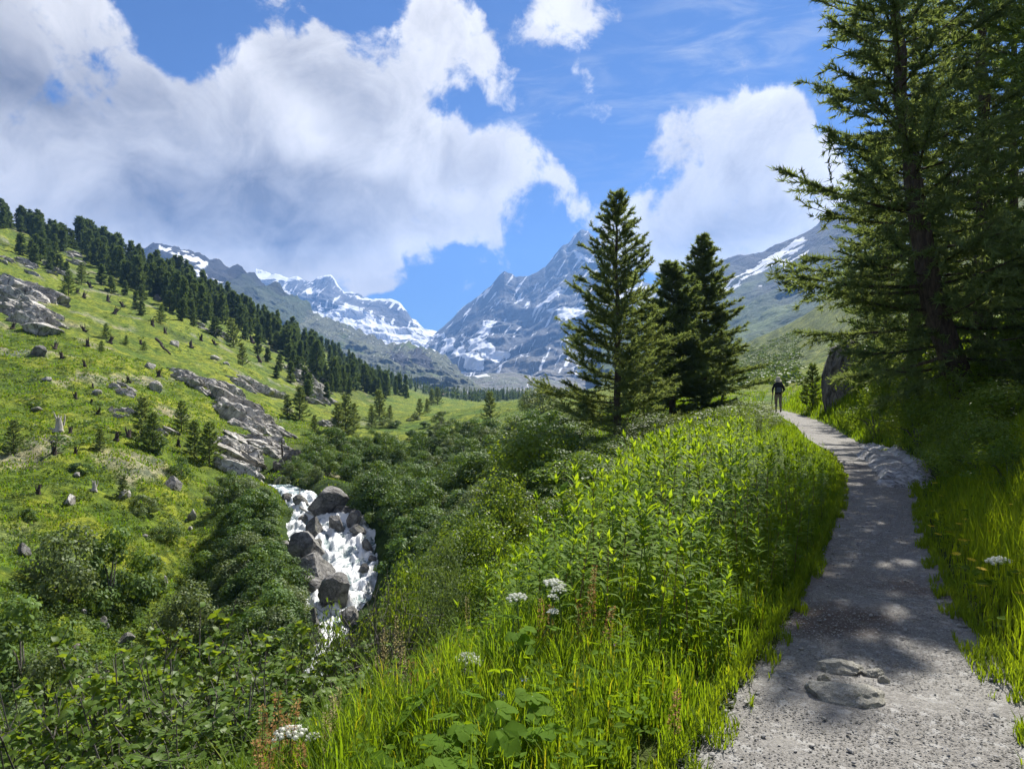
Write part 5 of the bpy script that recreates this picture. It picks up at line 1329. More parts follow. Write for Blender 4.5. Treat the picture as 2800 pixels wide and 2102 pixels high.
# ---- fireweed
def lanceo(n):
    """narrow folded leaf along +X, length 1"""
    if n == 4: return np.array([[0, 0, 0], [.42, .12, .06], [1, 0, -.12], [.42, -.12, .06]]), np.array([[0, 3, 1], [3, 2, 1]])
    s = np.array([0, .22, .5, .78, 1]); w = np.array([.01, .085, .105, .06, 0]); z = .10*np.sin(s*pi*.9)-.14*s**2
    V = np.concatenate([np.stack([s, w, z+.03], -1), np.stack([s, 0*s, z], -1), np.stack([s, -w, z+.03], -1)])
    f = []
    for k in range(4): f += [[k, 5+k, 6+k, k+1], [5+k, 10+k, 11+k, 6+k]]
    return V, np.array(f)
LQV, LQF = lanceo(4); LFV, LFF = lanceo(9)
def fw_nodes(seed, nl):
    r = np.random.RandomState(seed)
    t = np.sort(r.uniform(.10, 1.0, nl)); t[-6:] = np.linspace(.97, 1.0, 6)
    az = np.arange(nl)*2.4+r.normal(size=nl)*.3
    L = np.where(t < .9, .165-.03*t, .13-.4*(t-.9))*r.uniform(.75, 1.2, nl)*np.clip(.45+t*1.6, .5, 1)
    el = np.interp(t, [0, .5, .85, 1], [-.35, .15, .65, 1.25])+r.normal(size=nl)*.15
    bend = r.normal(size=2)*.07
    return r, t, az, L, el, bend
def fireweed(seed, nl=58, split=False):
    r, t, az, L, el, bend = fw_nodes(seed, nl)
    ts = np.linspace(0, 1, 6); pts = np.stack([bend[0]*ts**2, bend[1]*ts**2, ts], -1)
    g = Geo(); v, q = tube(pts, np.linspace(.0055, .0025, 6), 4); g.add(v, None, q)
    stem = g.mesh('stem', [M['stem_red'] if seed % 2 else M['stem_green']])
    base = np.stack([bend[0]*t**2, bend[1]*t**2, t], -1)
    if split: return stem, base, az, L, el
    ce, se, ca, sa = np.cos(el)[:, None], np.sin(el)[:, None], np.cos(az)[:, None], np.sin(az)[:, None]
    W = LQV[None]*L[:, None, None]*np.array([1, 1.15, 1])
    X = W[..., 0]*ce-W[..., 2]*se; Z = W[..., 0]*se+W[..., 2]*ce; Y = W[..., 1]
    V = np.stack([X*ca-Y*sa, X*sa+Y*ca, Z], -1)+base[:, None]
    F_ = (LQF[None]+(np.arange(nl)*4)[:, None, None]).reshape(-1, 3)
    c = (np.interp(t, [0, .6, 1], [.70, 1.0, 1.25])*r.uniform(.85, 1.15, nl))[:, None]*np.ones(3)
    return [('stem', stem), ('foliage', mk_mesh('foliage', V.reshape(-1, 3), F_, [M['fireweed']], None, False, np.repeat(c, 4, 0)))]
FWV = [fireweed(700+i) for i in range(7)]
LEAF_FW = mk_mesh('leaf', LFV, LFF, [M['fireweed']], None, True, np.ones((len(LFV), 3)))
spots = []
for k in range(4000):
    y = math.exp(R.uniform(math.log(3.7), math.log(28))); vw = float(np.interp(y, VERGE_Y, VERGE_W))
    mx = np.interp(y, [3.7, 5, 6.5, 9, 13, 20, 28], [.9, 2.2, 3.4, 3.9, 3.3, 2.4, 1.6]); l = R.uniform(.12, mx)
    x = float(path_c(y)-path_w(y))-l
    md = .16+.012*y
    if any((x-s[0])**2+(y-s[1])**2 < (md*.8)**2 for s in spots): continue
    spots.append((x, y, l))
spots.sort(key=lambda s: s[1])
fw_n = 0; rest = []
for i, (x, y, l) in enumerate(spots):
    z = float(ground_z(x, y)[0])-.02
    cl = float(fbm(np.array([[x/.9, y/1.3, 0.0]]), 2)[0])
    if cl < -.42: continue
    k_ = np.interp(y, [8.5, 12], [0, 1])
    h = R.uniform(.78, 1.08)*(np.interp(l, [.1, .7, 1.4], [.62, .9, 1.0])*(1-k_)+np.interp(l, [.1, .9, 1.5], [.30, .50, .92])*k_)*np.interp(y, [4, 6, 13, 20, 28], [.82, 1.0, 1.0, .8, .6])*(1+.38*cl)
    rt = (R.uniform(-.13, .13), R.uniform(-.13, .13), R.uniform(0, 6.28))
    lab, grp = ('fireweed stalk in the dense stand along the left side of the path', 'fireweed along the path')
    if i < 9:
        stem, base, az, L, el = fireweed(760+i, 36, True)
        e = thing('fireweed', [('stem', stem)], (x, y, z), rt, h, 'near fireweed stalk with long narrow leaves where the grass meets the stand', 'plant', 'nearest fireweed stalks')
        for b, a, q, v in zip(base, az, L, el): link('leaf', LEAF_FW, e, b, (0, -v, a), (q, q*1.1, q))
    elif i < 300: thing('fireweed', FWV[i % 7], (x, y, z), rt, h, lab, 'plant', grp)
    else: rest.append((x, y, z, h))
    fw_n += 1
print('fireweed', fw_n)
def mesh_arrays(me):
    co = np.empty(len(me.vertices)*3, np.float32); me.vertices.foreach_get('co', co)
    lp = np.empty(len(me.loops), np.int32); me.loops.foreach_get('vertex_index', lp)
    return co.reshape(-1, 3), lp
if rest:
    rest = np.array(rest); V0, lp = mesh_arrays(FWV[2][1][1])
    v, f, c = scatter(V0, lp.reshape(-1, 3), rest[:, :3], rng.uniform(0, 6.28, len(rest)), rest[:, 3:4]*np.ones((1, 3)), rng.normal(size=(len(rest), 1))*.1, rng.uniform(.8, 1.2, (len(rest), 1))*np.ones((1, 3)))
    tag(link('fireweed_thicket', mk_mesh('fireweed_thicket', v, f, [M['fireweed']], None, False, c)), 'farther fireweed thicket by the path', 'plants', None, 'stuff')

# ---- grass
GB3 = np.array([[-.5, 0, 0], [.5, 0, 0], [-.36, .18, .6], [.36, .18, .6], [0, .6, 1.0]]); GF3 = np.array([[0, 1, 3], [0, 3, 2], [2, 3, 4]])
GB = np.array([[-.5, 0, 0], [.5, 0, 0], [-.42, .10, .45], [.42, .10, .45], [-.26, .32, .82], [.26, .32, .82], [0, .62, 1.0]])
GF = np.array([[0, 1, 3], [0, 3, 2], [2, 3, 5], [2, 5, 4], [4, 5, 6]])
def grass(name, label, x, y, h, w, lean=(.2, .8), tint=None, mat='grass', dz=-.01, lod=1):
    n = len(x); z = ground_z(x, y)+dz
    sc = np.stack([w*rng.uniform(.7, 1.3, n), h*rng.uniform(*lean, n), h], -1)
    t = rng.uniform(.72, 1.25, (n, 1))*np.ones((1, 3)) if tint is None else tint
    v, f, c = scatter(*((GB3, GF3) if lod else (GB, GF)), np.stack([x, y, z], -1), rng.uniform(0, 6.28, n), sc, None, t)
    o = link(name, mk_mesh(name, v, f, [M[mat]], None, False, c)); return tag(o, label, 'grass', None, 'stuff')
def clumpy(x, y, keep=.0, s=.35):
    return fbm(np.stack([x/s, y/s, 0*x], -1), 3) > keep
n = 34000
y = np.exp(rng.uniform(math.log(1.75), math.log(7.2), n)); l = rng.uniform(0, 1, n)**.8*np.interp(y, [1.7, 3, 5, 7], [1.6, 1.75, 1.4, 1.0])
x = path_c(y)-path_w(y)*rng.uniform(.92, 1.05, n)-l
k = clumpy(x, y, -.35); x, y, l = x[k], y[k], l[k]
h = np.interp(l, [0, .12, .45, 1.5], [.04, .12, .27, .34])*rng.uniform(.5, 1.35, len(x))
tn = rng.uniform(.75, 1.2, (len(x), 1))*np.array([[1, 1, 1]]); dry = rng.uniform(0, 1, len(x)) < .06; tn[dry] *= np.array([1.9, 1.25, 1.6])
grass('tall_grass', 'lush bright grass on the near left side of the path', x, y, h, .0062+.0006*y, tint=tn, lod=0)
n = 15000
y = np.exp(rng.uniform(math.log(5), math.log(34), n)); l = rng.uniform(0, 1, n)**2*1.0; x = path_c(y)-path_w(y)*rng.uniform(.9, 1.05, n)-l
grass('verge_grass', 'short shaded grass along the left path edge', x, y, np.interp(l, [0, .2, .6], [.05, .14, .3])*rng.uniform(.6, 1.2, n), .006+.0011*y, tint=rng.uniform(.7, 1.1, (n, 1))*np.ones((1, 3)))
n = 17000                                               # ragged short fringe creeping over the gravel
y = np.exp(rng.uniform(math.log(1.9), math.log(16), n)); sd_ = rng.choice([-1, 1], n); x = path_c(y)+sd_*path_w(y)*rng.uniform(.80, 1.12, n)
k = clumpy(x, y, .12, .28) | (np.abs(x-path_c(y)) > path_w(y)*1.0); x, y = x[k], y[k]
grass('edge_grass', 'short ragged grass creeping over the path edges', x, y, rng.uniform(.03, .10, len(x)), .005+.0008*y, lean=(.3, 1.2), tint=rng.uniform(.8, 1.2, (len(x), 1))*np.array([[1.1, 1, .9]]), dz=.03)
n = 46000
y = np.exp(rng.uniform(math.log(2.0), math.log(9), n)); r_ = rng.uniform(0, 1, n)**.75*3.4; x = path_c(y)+path_w(y)*rng.uniform(.95, 1.08, n)+r_
grass('bank_grass', 'deep green grass on the shaded right bank', x, y, np.interp(r_, [0, .15, .5], [.06, .18, .36])*rng.uniform(.6, 1.3, n), .0055+.0008*y, tint=rng.uniform(.85, 1.3, (n, 1))*np.array([[1.2, 1.05, .8]]))
n = 42000
y = np.exp(rng.uniform(math.log(8), math.log(44), n)); r_ = rng.uniform(0, 1, n)**.8*np.interp(y, [8, 20, 44], [4, 6, 11]); x = path_c(y)+path_w(y)*rng.uniform(.95, 1.08, n)+r_+.42*sstep(10, 10.8, y)*sstep(16.6, 15.6, y)
grass('bank_grass_far', 'grass on the right bank farther along the path', x, y, np.interp(r_, [0, .2, .7], [.06, .16, .30])*rng.uniform(.6, 1.3, n), .007+.0010*y, tint=rng.uniform(.7, 1.15, (n, 1))*np.ones((1, 3)))
n = 40000                                               # slope falling away on the left
y = np.exp(rng.uniform(math.log(1.9), math.log(20), n)); l = rng.uniform(.4, 1, n)*np.interp(y, [2, 5, 10, 20], [4.2, 6, 7.5, 9]); x = path_c(y)-path_w(y)-l
k = clumpy(x, y, -.25, .8); x, y = x[k], y[k]
grass('slope_grass', 'rank grass on the slope falling to the stream', x, y, rng.uniform(.18, .5, len(x)), .007+.0011*y, tint=rng.uniform(.5, 1.0, (len(x), 1))*np.ones((1, 3)))
n = 30000                                               # bench under the middle conifers and the meadow edge
y = np.exp(rng.uniform(math.log(18), math.log(70), n)); x = rng.uniform(-.25, .52, n)*y
k = (ground_z(x, y) > -6) & (np.abs(x-path_c(y)) > path_w(y)+.12)
x, y = x[k], y[k]
grass('bench_grass', 'grass around the conifers in the middle', x, y, rng.uniform(.15, .4, len(x)), .010+.0010*y, tint=rng.uniform(.6, 1.1, (len(x), 1))*np.ones((1, 3)))
n = 62000                                               # turf of the left hillside
y = np.exp(rng.uniform(math.log(24), math.log(125), n)); x = rng.uniform(-.86, -.24, n)*y
k = (fbm(np.stack([x/2.2, y/3.0, 0*x], -1), 3) > -.25) & (np.abs(x-np.interp(y, S_d, S_cx)) > np.interp(y, S_d, S_hw)*1.25)
x, y = x[k], y[k]
grass('hillside_turf', 'sunlit tussocky turf of the left hillside', x, y, rng.uniform(.08, .26, len(x))*np.interp(y, [25, 60, 120], [1.0, 1.1, 1.4]), .012+.0016*y, lean=(.5, 1.6), tint=np.stack([rng.uniform(.75, 1.15, len(x)), rng.uniform(.8, 1.05, len(x)), rng.uniform(.7, 1.0, len(x))], -1)*rng.uniform(.65, 1.05, (len(x), 1)))

# ---- broad herb leaves between the grasses
def herb(name, label, x, y, hgt, size, tint, mat='broad'):
    n = len(x); z = ground_z(x, y)+hgt
    V0 = np.array([[0, 0, 0], [.45, .30, .05], [1, 0, -.1], [.45, -.30, .05]])-np.array([.5, 0, 0])
    sc = np.repeat(size[:, None], 3, 1)
    v, f, c = scatter(V0, np.array([[0, 3, 2, 1]]), np.stack([x, y, z], -1), rng.uniform(0, 6.28, n), sc, rng.normal(size=(n, 1))*.45, tint)
    return tag(link(name, mk_mesh(name, v, f, [M[mat]], None, False, c)), label, 'ground cover', None, 'stuff')
n = 9000; y = np.exp(rng.uniform(math.log(2.2), math.log(16), n)); r_ = rng.uniform(.05, 4, n); x = path_c(y)+path_w(y)+r_
k = clumpy(x, y, .05, .5); herb('bank_herbs', 'small leafy herbs on the right bank', x[k], y[k], rng.uniform(.04, .26, k.sum()), rng.uniform(.03, .08, k.sum())*(1+.03*y[k]), rng.uniform(.5, .9, (k.sum(), 1))*np.ones((1, 3)))
n = 16000; y = np.exp(rng.uniform(math.log(2.0), math.log(14), n)); l = rng.uniform(.7, 1, n)*np.interp(y, [2, 5, 14], [3.6, 5.5, 7.5]); x = path_c(y)-path_w(y)-l
k = clumpy(x, y, -.1, .6); herb('slope_herbs', 'tangled leafy herbs on the slope left of the grass', x[k], y[k], rng.uniform(.05, .55, k.sum()), rng.uniform(.03, .075, k.sum())*(1+.03*y[k]), rng.uniform(.5, 1.0, (k.sum(), 1))*np.ones((1, 3)), 'alder')

n = 5200; y = np.exp(rng.uniform(math.log(1.9), math.log(5.5), n)); l = rng.uniform(.15, 1.9, n); x = path_c(y)-path_w(y)-l
k = clumpy(x, y, .0, .3); herb('grass_herbs', 'mixed broad leaves among the near grass', x[k], y[k], rng.uniform(.08, .34, k.sum()), rng.uniform(.025, .06, k.sum()), rng.uniform(.6, 1.1, (k.sum(), 1))*np.ones((1, 3)))
# ---- foreground alders with single leaves
s_ = np.array([0, .25, .6, 1]); w_l = np.array([.02, .30, .36, .0])
AV = np.concatenate([np.stack([s_, w_l, .07*np.sin(s_*3)-.10*s_**2+.05*(w_l > .1)], -1), np.stack([s_, 0*s_, .07*np.sin(s_*3)-.10*s_**2], -1), np.stack([s_, -w_l, .07*np.sin(s_*3)-.10*s_**2+.05*(w_l > .1)], -1)])
AFc = []
for k in range(3): AFc += [[k, 4+k, 5+k, k+1], [4+k, 8+k, 9+k, 5+k]]
AFc = np.array(AFc)
LEAF_AL = mk_mesh('leaf', AV, AFc, [M['alder']], None, True, np.ones((len(AV), 3)))
def alder(seed, H, W, nst, per):
    r = np.random.RandomState(seed); g = Geo(); B, D = [], []
    for k in range(nst):
        a = k*2.4+r.uniform(-.4, .4); sp = r.uniform(.15, .5)*W; h = H*r.uniform(.72, 1.0)
        ts = np.linspace(0, 1, 8); st = np.stack([np.cos(a)*(.06+sp*ts**1.3), np.sin(a)*(.06+sp*ts**1.3), -.15+h*ts], -1)+r.normal(size=(8, 3))*.02*ts[:, None]
        v, q = tube(st, np.linspace(.016, .004, 8), 5); g.add(v, None, q)
        for j in range(15):
            t = r.uniform(.28, 1.0); o = np.array([np.interp(t, ts, st[:, i]) for i in range(3)])
            az = r.uniform(0, 6.28); L = r.uniform(.2, .55)*(1.15-t*.7)
            dv = norm(np.array([cos(az), sin(az), r.uniform(.25, .9)]))
            tw = o+dv*L*np.linspace(0, 1, 4)[:, None]+np.array([0, 0, .06])*np.linspace(0, 1, 4)[:, None]**2
            v, q = tube(tw, [.005, .004, .003, .002], 3, False); g.add(v, None, q)
            m = int(per*L/.35)+3; u = r.uniform(.15, 1.05, m)
            B.append(o+dv*(L*u)[:, None]); D.append(norm(dv*.5+r.normal(size=(m, 3))*.8+np.array([0, 0, .15])))
    B, D = np.concatenate(B), np.concatenate(D); n = len(B)
    az = np.arctan2(D[:, 1], D[:, 0]); el = np.arcsin(np.clip(D[:, 2], -.9, .9))*.8; roll = r.normal(size=n)*.5
    L = r.uniform(.050, .090, n)
    return g.mesh('stems', [M['bark_grey']]), B, az, el, roll, L, r
def place_leaves(V0, Fc, B, az, el, roll, L, tint):
    W = V0[None]*L[:, None, None]
    cr, sr = np.cos(roll)[:, None], np.sin(roll)[:, None]
    Y = W[..., 1]*cr-W[..., 2]*sr; Z0 = W[..., 1]*sr+W[..., 2]*cr
    ce, se, ca, sa = np.cos(el)[:, None], np.sin(el)[:, None], np.cos(az)[:, None], np.sin(az)[:, None]
    X = W[..., 0]*ce-Z0*se; Z = W[..., 0]*se+Z0*ce
    V = np.stack([X*ca-Y*sa, X*sa+Y*ca, Z], -1)+B[:, None]
    return V.reshape(-1, 3), (Fc[None]+(np.arange(len(B))*len(V0))[:, None, None]).reshape(-1, Fc.shape[1]), np.repeat(tint, len(V0), 0)
ALD = []
for i in range(3):
    st, B, az, el, ro, L, r = alder(800+i, 2.6, 1.5, 16, 13)
    n = len(B); sel = np.zeros(n, bool); sel[np.argsort(-B[:, 2]-r.uniform(0, .6, n))[:44]] = True
    k = ~sel
    v, f, c = place_leaves(AV, AFc, B[k], az[k], el[k], ro[k], L[k], r.uniform(.75, 1.2, (k.sum(), 1))*np.ones((1, 3)))
    ALD.append((st, mk_mesh('foliage', v, f, [M['alder']], None, True, c), [(B[j], az[j], el[j], ro[j], L[j]) for j in np.nonzero(sel)[0]]))
for i, (px, top, d, lab) in enumerate([(430, 1625, 5.4, 'leafy alder with the tallest shoot in the left foreground'), (300, 1745, 4.9, 'alder left of the tallest shoot in the foreground'), (560, 1760, 4.7, 'alder right of the tallest shoot in the foreground'), (690, 1660, 5.6, 'alder in front of the lower rapids'), (840, 1720, 5.6, 'alder hiding the foot of the stream'), (180, 1860, 5.0, 'low alder near the bottom left'), (720, 1830, 4.0, 'glossy alder right of the bottom middle'), (430, 1850, 3.9, 'glossy alder at the bottom left of the middle'), (60, 1985, 4.6, 'alder at the bottom left corner'), (600, 1700, 6.6, 'alder at the back of the foreground thicket'), (960, 1690, 6.4, 'alder beside the bare twigs'), (580, 1930, 3.4, 'nearest alder at the bottom edge'), (330, 1900, 4.2, 'alder at the bottom between the low and the glossy ones'), (230, 1780, 5.8, 'alder behind the left foreground ones'), (500, 1690, 6.0, 'alder just behind the tallest shoot'), (800, 1800, 4.6, 'alder left of the straw-yellow stalks'), (120, 1800, 6.4, 'alder rising at the left edge of the foreground')]):
    x = (px-CX)/F*d; z0 = float(ground_z(x, d)[0]); H = EYE-(top-CY)/F*d-z0
    s = H/2.55
    st, fol, lv = ALD[i % 3]
    e = thing('alder_shrub', [('stems', st), ('foliage', fol)], (x, d, z0), (0, 0, R.uniform(0, 6)), (max(.75, s), max(.75, s), s), lab, 'shrub')
    if i < 7:
        for b, a, v, q, L in lv: link('leaf', LEAF_AL, e, b, (q, -v, a), L*1.05)
# bare twiggy bush
def twigs(seed, n, H, mat):
    r = np.random.RandomState(seed); g = Geo()
    for k in range(n):
        a = r.uniform(0, 6.28); sp = r.uniform(.1, .75); h = H*r.uniform(.6, 1); t = np.linspace(0, 1, 5)
        st = np.stack([np.cos(a)*sp*t**1.2, np.sin(a)*sp*t**1.2, h*t], -1)+r.normal(size=(5, 3))*.03*t[:, None]
        v, q = tube(st, np.linspace(.008, .0025, 5), 3, False); g.add(v, None, q)
        for j in range(5):
            o = st[r.randint(2, 5)]; v, q = tube([o, o+r.normal(size=3)*.12+[0, 0, .14]], [.003, .0015], 3, False); g.add(v, None, q)
    return g.mesh('twigs', [M[mat]])
for px, top, d, lab in ((1045, 1640, 7.0, 'bare grey twiggy bush right of the lowest rapids'), (1010, 1700, 6.0, 'dark leafless twigs in front of the grey twiggy bush')):
    x = (px-CX)/F*d; z0 = float(ground_z(x, d)[0]); s = (EYE-(top-CY)/F*d-z0)/1.6
    e = thing('twiggy_bush', [('twigs', twigs(int(px), 70, 1.6, 'bark_grey'))], (x, d, z0), (0, 0, 0), s, lab, 'shrub')

# ---- big-leaved masterwort in the foreground
def lobed():
    """leaf of three broad toothed lobes, stalk at the origin"""
    g = Geo()
    for a, sc in ((0, 1.0), (1.0, .82), (-1.0, .82)):
        s = np.linspace(0, 1, 7); w = .34*np.sin(np.clip(s, .02, 1)*pi)**.75*(1+.22*np.sin(s*25)); w[-1] = 0
        z = .05*np.sin(s*3)-.10*s**2
        V = np.concatenate([np.stack([s, w, z+.04*w], -1), np.stack([s, 0*s, z-.02], -1), np.stack([s, -w, z+.04*w], -1)])*sc
        V = np.stack([V[:, 0]*cos(a)-V[:, 1]*sin(a), V[:, 0]*sin(a)+V[:, 1]*cos(a), V[:, 2]], -1)
        f = []
        for k in range(6): f += [[k, 7+k, 8+k, k+1], [7+k, 14+k, 15+k, 8+k]]
        g.add(V, None, f)
    return g.mesh('leaf', [M['broad']], True)
LOB = lobed()
for i, (px, py, d, n, lab) in enumerate([(1290, 2010, 2.75, 15, 'big-leaved herb with lobed bright leaves at the bottom middle'), (1420, 1960, 2.9, 10, 'lobed-leaved herb right of the biggest one at the bottom'), (1190, 2070, 2.65, 9, 'lobed-leaved herb left of the biggest one at the bottom'), (1400, 1780, 3.5, 7, 'small lobed-leaved herb among the grass behind'), (1560, 1800, 3.6, 5, 'lobed leaves in the grass below the pink flowers')]):
    x = (px-CX)/F*d; z0 = float(ground_z(x, d)[0])
    e = thing('masterwort', [], (x, d, z0), label=lab, cat='plant')
    top = EYE-(py-CY)/F*d-z0
    for k in range(n):
        a = R.uniform(0, 6.28); rr = R.uniform(.05, .32); hz = max(.16, (top+.09)*R.uniform(.7, 1.12))
        tip = np.array([cos(a)*rr, sin(a)*rr, hz])
        v, q = tube([[0, 0, 0], tip*.6+[0, 0, .02], tip], [.005, .004, .003], 4); gg = Geo(); gg.add(v, None, q)
        lf = link('leaf', LOB, e, tip, (R.uniform(-.35, .35), R.uniform(-.1, .5), a+R.uniform(-.5, .5)), R.uniform(.075, .12))
        link('stalk', gg.mesh('stalk', [M['stem_green']]), e)

# ---- flowers
bv, bt = ICO2
def umbel(seed, rad, h, mat='white'):
    r = np.random.RandomState(seed); g = Geo()
    v, q = tube([[0, 0, 0], [.01, 0, h*.5], [0, 0, h-.05]], [.005, .004, .003], 5); g.add(v, None, q)
    stem = g.mesh('stem', [M['stem_green']])
    gr = Geo(); heads = []
    for k in range(22):
        t = math.sqrt((k+.5)/22); a = k*2.4; p = np.array([cos(a)*rad*t, sin(a)*rad*t, h-.01-.35*rad*t*t+r.uniform(-.004, .004)])
        v, q = tube([[0, 0, h-.05], p], [.0015, .001], 3, False); gr.add(v, None, q); heads.append(p)
    gf = Geo()
    for k in range(26):
        dv = norm(r.normal(size=3)*np.array([1, 1, .55])+[0, 0, .3]); s = .16
        gf.add(bv[:12]*.0+dv+norm(r.normal(size=(12, 3)))*s, np.array([[0, 1, 2], [3, 4, 5], [6, 7, 8], [9, 10, 11]]))
    gf.add(bv*.72, bt)
    return stem, gr.mesh('rays', [M['stem_green']]), heads, gf.mesh('floret_cluster', [M[mat]])
for i, (px, py, w, d, lab) in enumerate([(800, 1992, 92, 2.7, 'large white umbel flower at the bottom left of the middle'), (1268, 1785, 76, 3.4, 'white umbel flower in front of the rusty grasses'), (1495, 1585, 60, 3.8, 'flat white umbel at the top of the flowering herbs'), (1542, 1593, 40, 3.8, 'cream umbel just right of the flat white one'), (1432, 1625, 60, 3.7, 'wide white umbel left of the flat white one'), (1488, 1622, 32, 3.7, 'small greenish umbel between the white ones'), (1262, 1828, 54, 3.4, 'greenish fading umbel below the white one'), (2738, 1522, 62, 5.0, 'cream umbel in the grass of the right bank'), (872, 2000, 40, 2.8, 'fading umbel right of the large white one'), (1530, 1655, 32, 3.6, 'little white umbel under the cream one')]):
    x = (px-CX)/F*d; z0 = float(ground_z(x, d)[0]); h = max(.15, EYE-(py-CY)/F*d-z0); rad = w/F*d*.5
    st, ry, heads, fm = umbel(900+i, rad, h)
    e = thing('umbel_flower', [('stem', st), ('rays', ry)], (x, d, z0), (0.1, 0, R.uniform(0, 6)), 1.0, lab, 'flower')
    for p in heads: link('floret_cluster', fm, e, p, (0, 0, R.uniform(0, 6)), rad*R.uniform(.15, .21))
def spike(seed, h, mat):
    r = np.random.RandomState(seed); g = Geo(); v, q = tube([[0, 0, 0], [.02, .01, h*.6], [.03, 0, h]], [.003, .002, .001], 3, False); g.add(v, None, q)
    n = 190; t = r.uniform(.35, 1, n)**.8; a = r.uniform(0, 6.28, n); rad = .026*(1.15-t)+.004
    p = np.stack([np.cos(a)*rad+.03*t**2, np.sin(a)*rad, t*h], -1); dv = norm(np.stack([np.cos(a), np.sin(a), .9+0*a], -1)); s = r.uniform(.008, .016, n)[:, None]
    sd = norm(np.cross(dv, r.normal(size=(n, 3))))
    V = np.stack([p-sd*s*.35, p+sd*s*.35, p+dv*s], 1).reshape(-1, 3)
    return [('stem', g.mesh('stem', [M['stem_red']])), ('seed_head', mk_mesh('seed_head', V, np.arange(3*n).reshape(-1, 3), [M[mat]], None, False, np.repeat(r.uniform(.7, 1.3, (n, 1))*np.ones(3), 3, 0)))]
SPK = [spike(950+i, 1.0, 'rust') for i in range(3)]; STW = [spike(960+i, 1.0, 'straw') for i in range(2)]
DK = [(735, 1925, 2.7), (752, 1890, 2.75), (765, 1910, 2.7), (800, 1935, 2.8), (750, 2000, 2.4), (830, 2005, 2.5), (720, 1990, 2.5), (1130, 1830, 3.4), (1150, 1850, 3.4), (1476, 1640, 3.8), (1500, 1655, 3.8), (1600, 1545, 3.9), (1610, 1580, 3.9), (1655, 1570, 5.0), (1595, 1640, 3.7), (1640, 1650, 3.7), (1720, 1605, 4.6), (1690, 1700, 3.9), (2015, 1495, 6.4), (2030, 1510, 6.2), (1840, 1900, 2.9)]
for i, (px, top, d) in enumerate(DK):
    x = (px-CX)/F*d; z0 = float(ground_z(x, d)[0]); h = max(.3, EYE-(top-CY)/F*d-z0)
    thing('dock_plant', SPK[i % 3], (x, d, z0), (R.uniform(-.08, .08), R.uniform(-.08, .08), R.uniform(0, 6)), (1.1, 1.1, h), 'rusty brown seed spike of a dock '+('at the bottom left of the grass' if px < 900 else 'among the fireweed and white umbels' if px < 1800 else 'near the left path edge'), 'plant', 'rusty dock spikes')
for i, (px, top, d) in enumerate([(1050, 1710, 4.2), (1065, 1735, 4.1), (1080, 1700, 4.3), (1095, 1740, 4.1), (1110, 1770, 3.9), (1060, 1790, 3.8), (1185, 1775, 3.8), (1200, 1790, 3.7), (1280, 1630, 5.2), (900, 1880, 3.0), (925, 1905, 2.9), (890, 1960, 2.7), (1330, 1690, 4.4)]):
    x = (px-CX)/F*d; z0 = float(ground_z(x, d)[0]); h = max(.3, EYE-(top-CY)/F*d-z0)
    thing('dry_grass_stalk', STW[i % 2], (x, d, z0), (R.uniform(-.1, .1), R.uniform(-.1, .1), R.uniform(0, 6)), (1.0, 1.0, h), 'straw-yellow seeding stalk left of the bright grass', 'plant', 'straw-yellow stalks')
def daisy(seed, h, mat, petals=12, rad=.016):
    g = Geo(); v, q = tube([[0, 0, 0], [.01, 0, h*.5], [.015, .005, h]], [.002, .0015, .0012], 3, False); g.add(v, None, q)
    gp = Geo()
    for k in range(petals):
        a = k*2*pi/petals; gp.add(np.array([[.002*cos(a), .002*sin(a), 0], [cos(a-.2)*rad*.8, sin(a-.2)*rad*.8, .003], [cos(a)*rad, sin(a)*rad, .002], [cos(a+.2)*rad*.8, sin(a+.2)*rad*.8, .003]])+[.015, .005, h], None, [[0, 1, 2, 3]])
    gp.add(bv*np.array([.005, .005, .004])+[.015, .005, h], bt)
    return [('stem', g.mesh('stem', [M['stem_green']])), ('petals', gp.mesh('petals', [M[mat]]))]
YF = [daisy(i, .3, 'yellow', 12, .018) for i in range(2)]; PF = daisy(5, .45, 'purple', 14, .02); BF = daisy(6, .4, 'blue', 6, .02)
ypx = [(2660, 1560), (2680, 1590), (2705, 1480), (2690, 1455), (2640, 1440), (2632, 1452), (2600, 1385), (2580, 1340), (2612, 1360), (2655, 1352), (2720, 1355), (2735, 1340), (2560, 1330), (2548, 1350), (2640, 1298), (2660, 1320), (2790, 1390), (2770, 1400), (2725, 1392), (2690, 1590), (2775, 1605), (2790, 1600), (2778, 1665), (2680, 1640), (2620, 1545), (2635, 1500), (2648, 1502), (2565, 1480), (2590, 1475), (2550, 1455), (2745, 1338), (2705, 1260), (2715, 1180), (2745, 1265), (2590, 1300), (2530, 1298), (2575, 1365), (2655, 1390), (2740, 1430), (2700, 1435)]
for i, (px, py) in enumerate(ypx):
    p = hit(px, py+28, 2.0)
    if p is None: continue
    d = p[1]; h = max(.12, EYE-(py-CY)/F*d-p[2])
    thing('yellow_flower', YF[i % 2], (p[0], d, p[2]), (R.uniform(-.1, .1), R.uniform(-.3, .0), R.uniform(0, 6)), (2.0, 2.0, h/.3*1.35), 'small yellow flower in the grass of the right bank', 'flower', 'yellow flowers on the right bank')
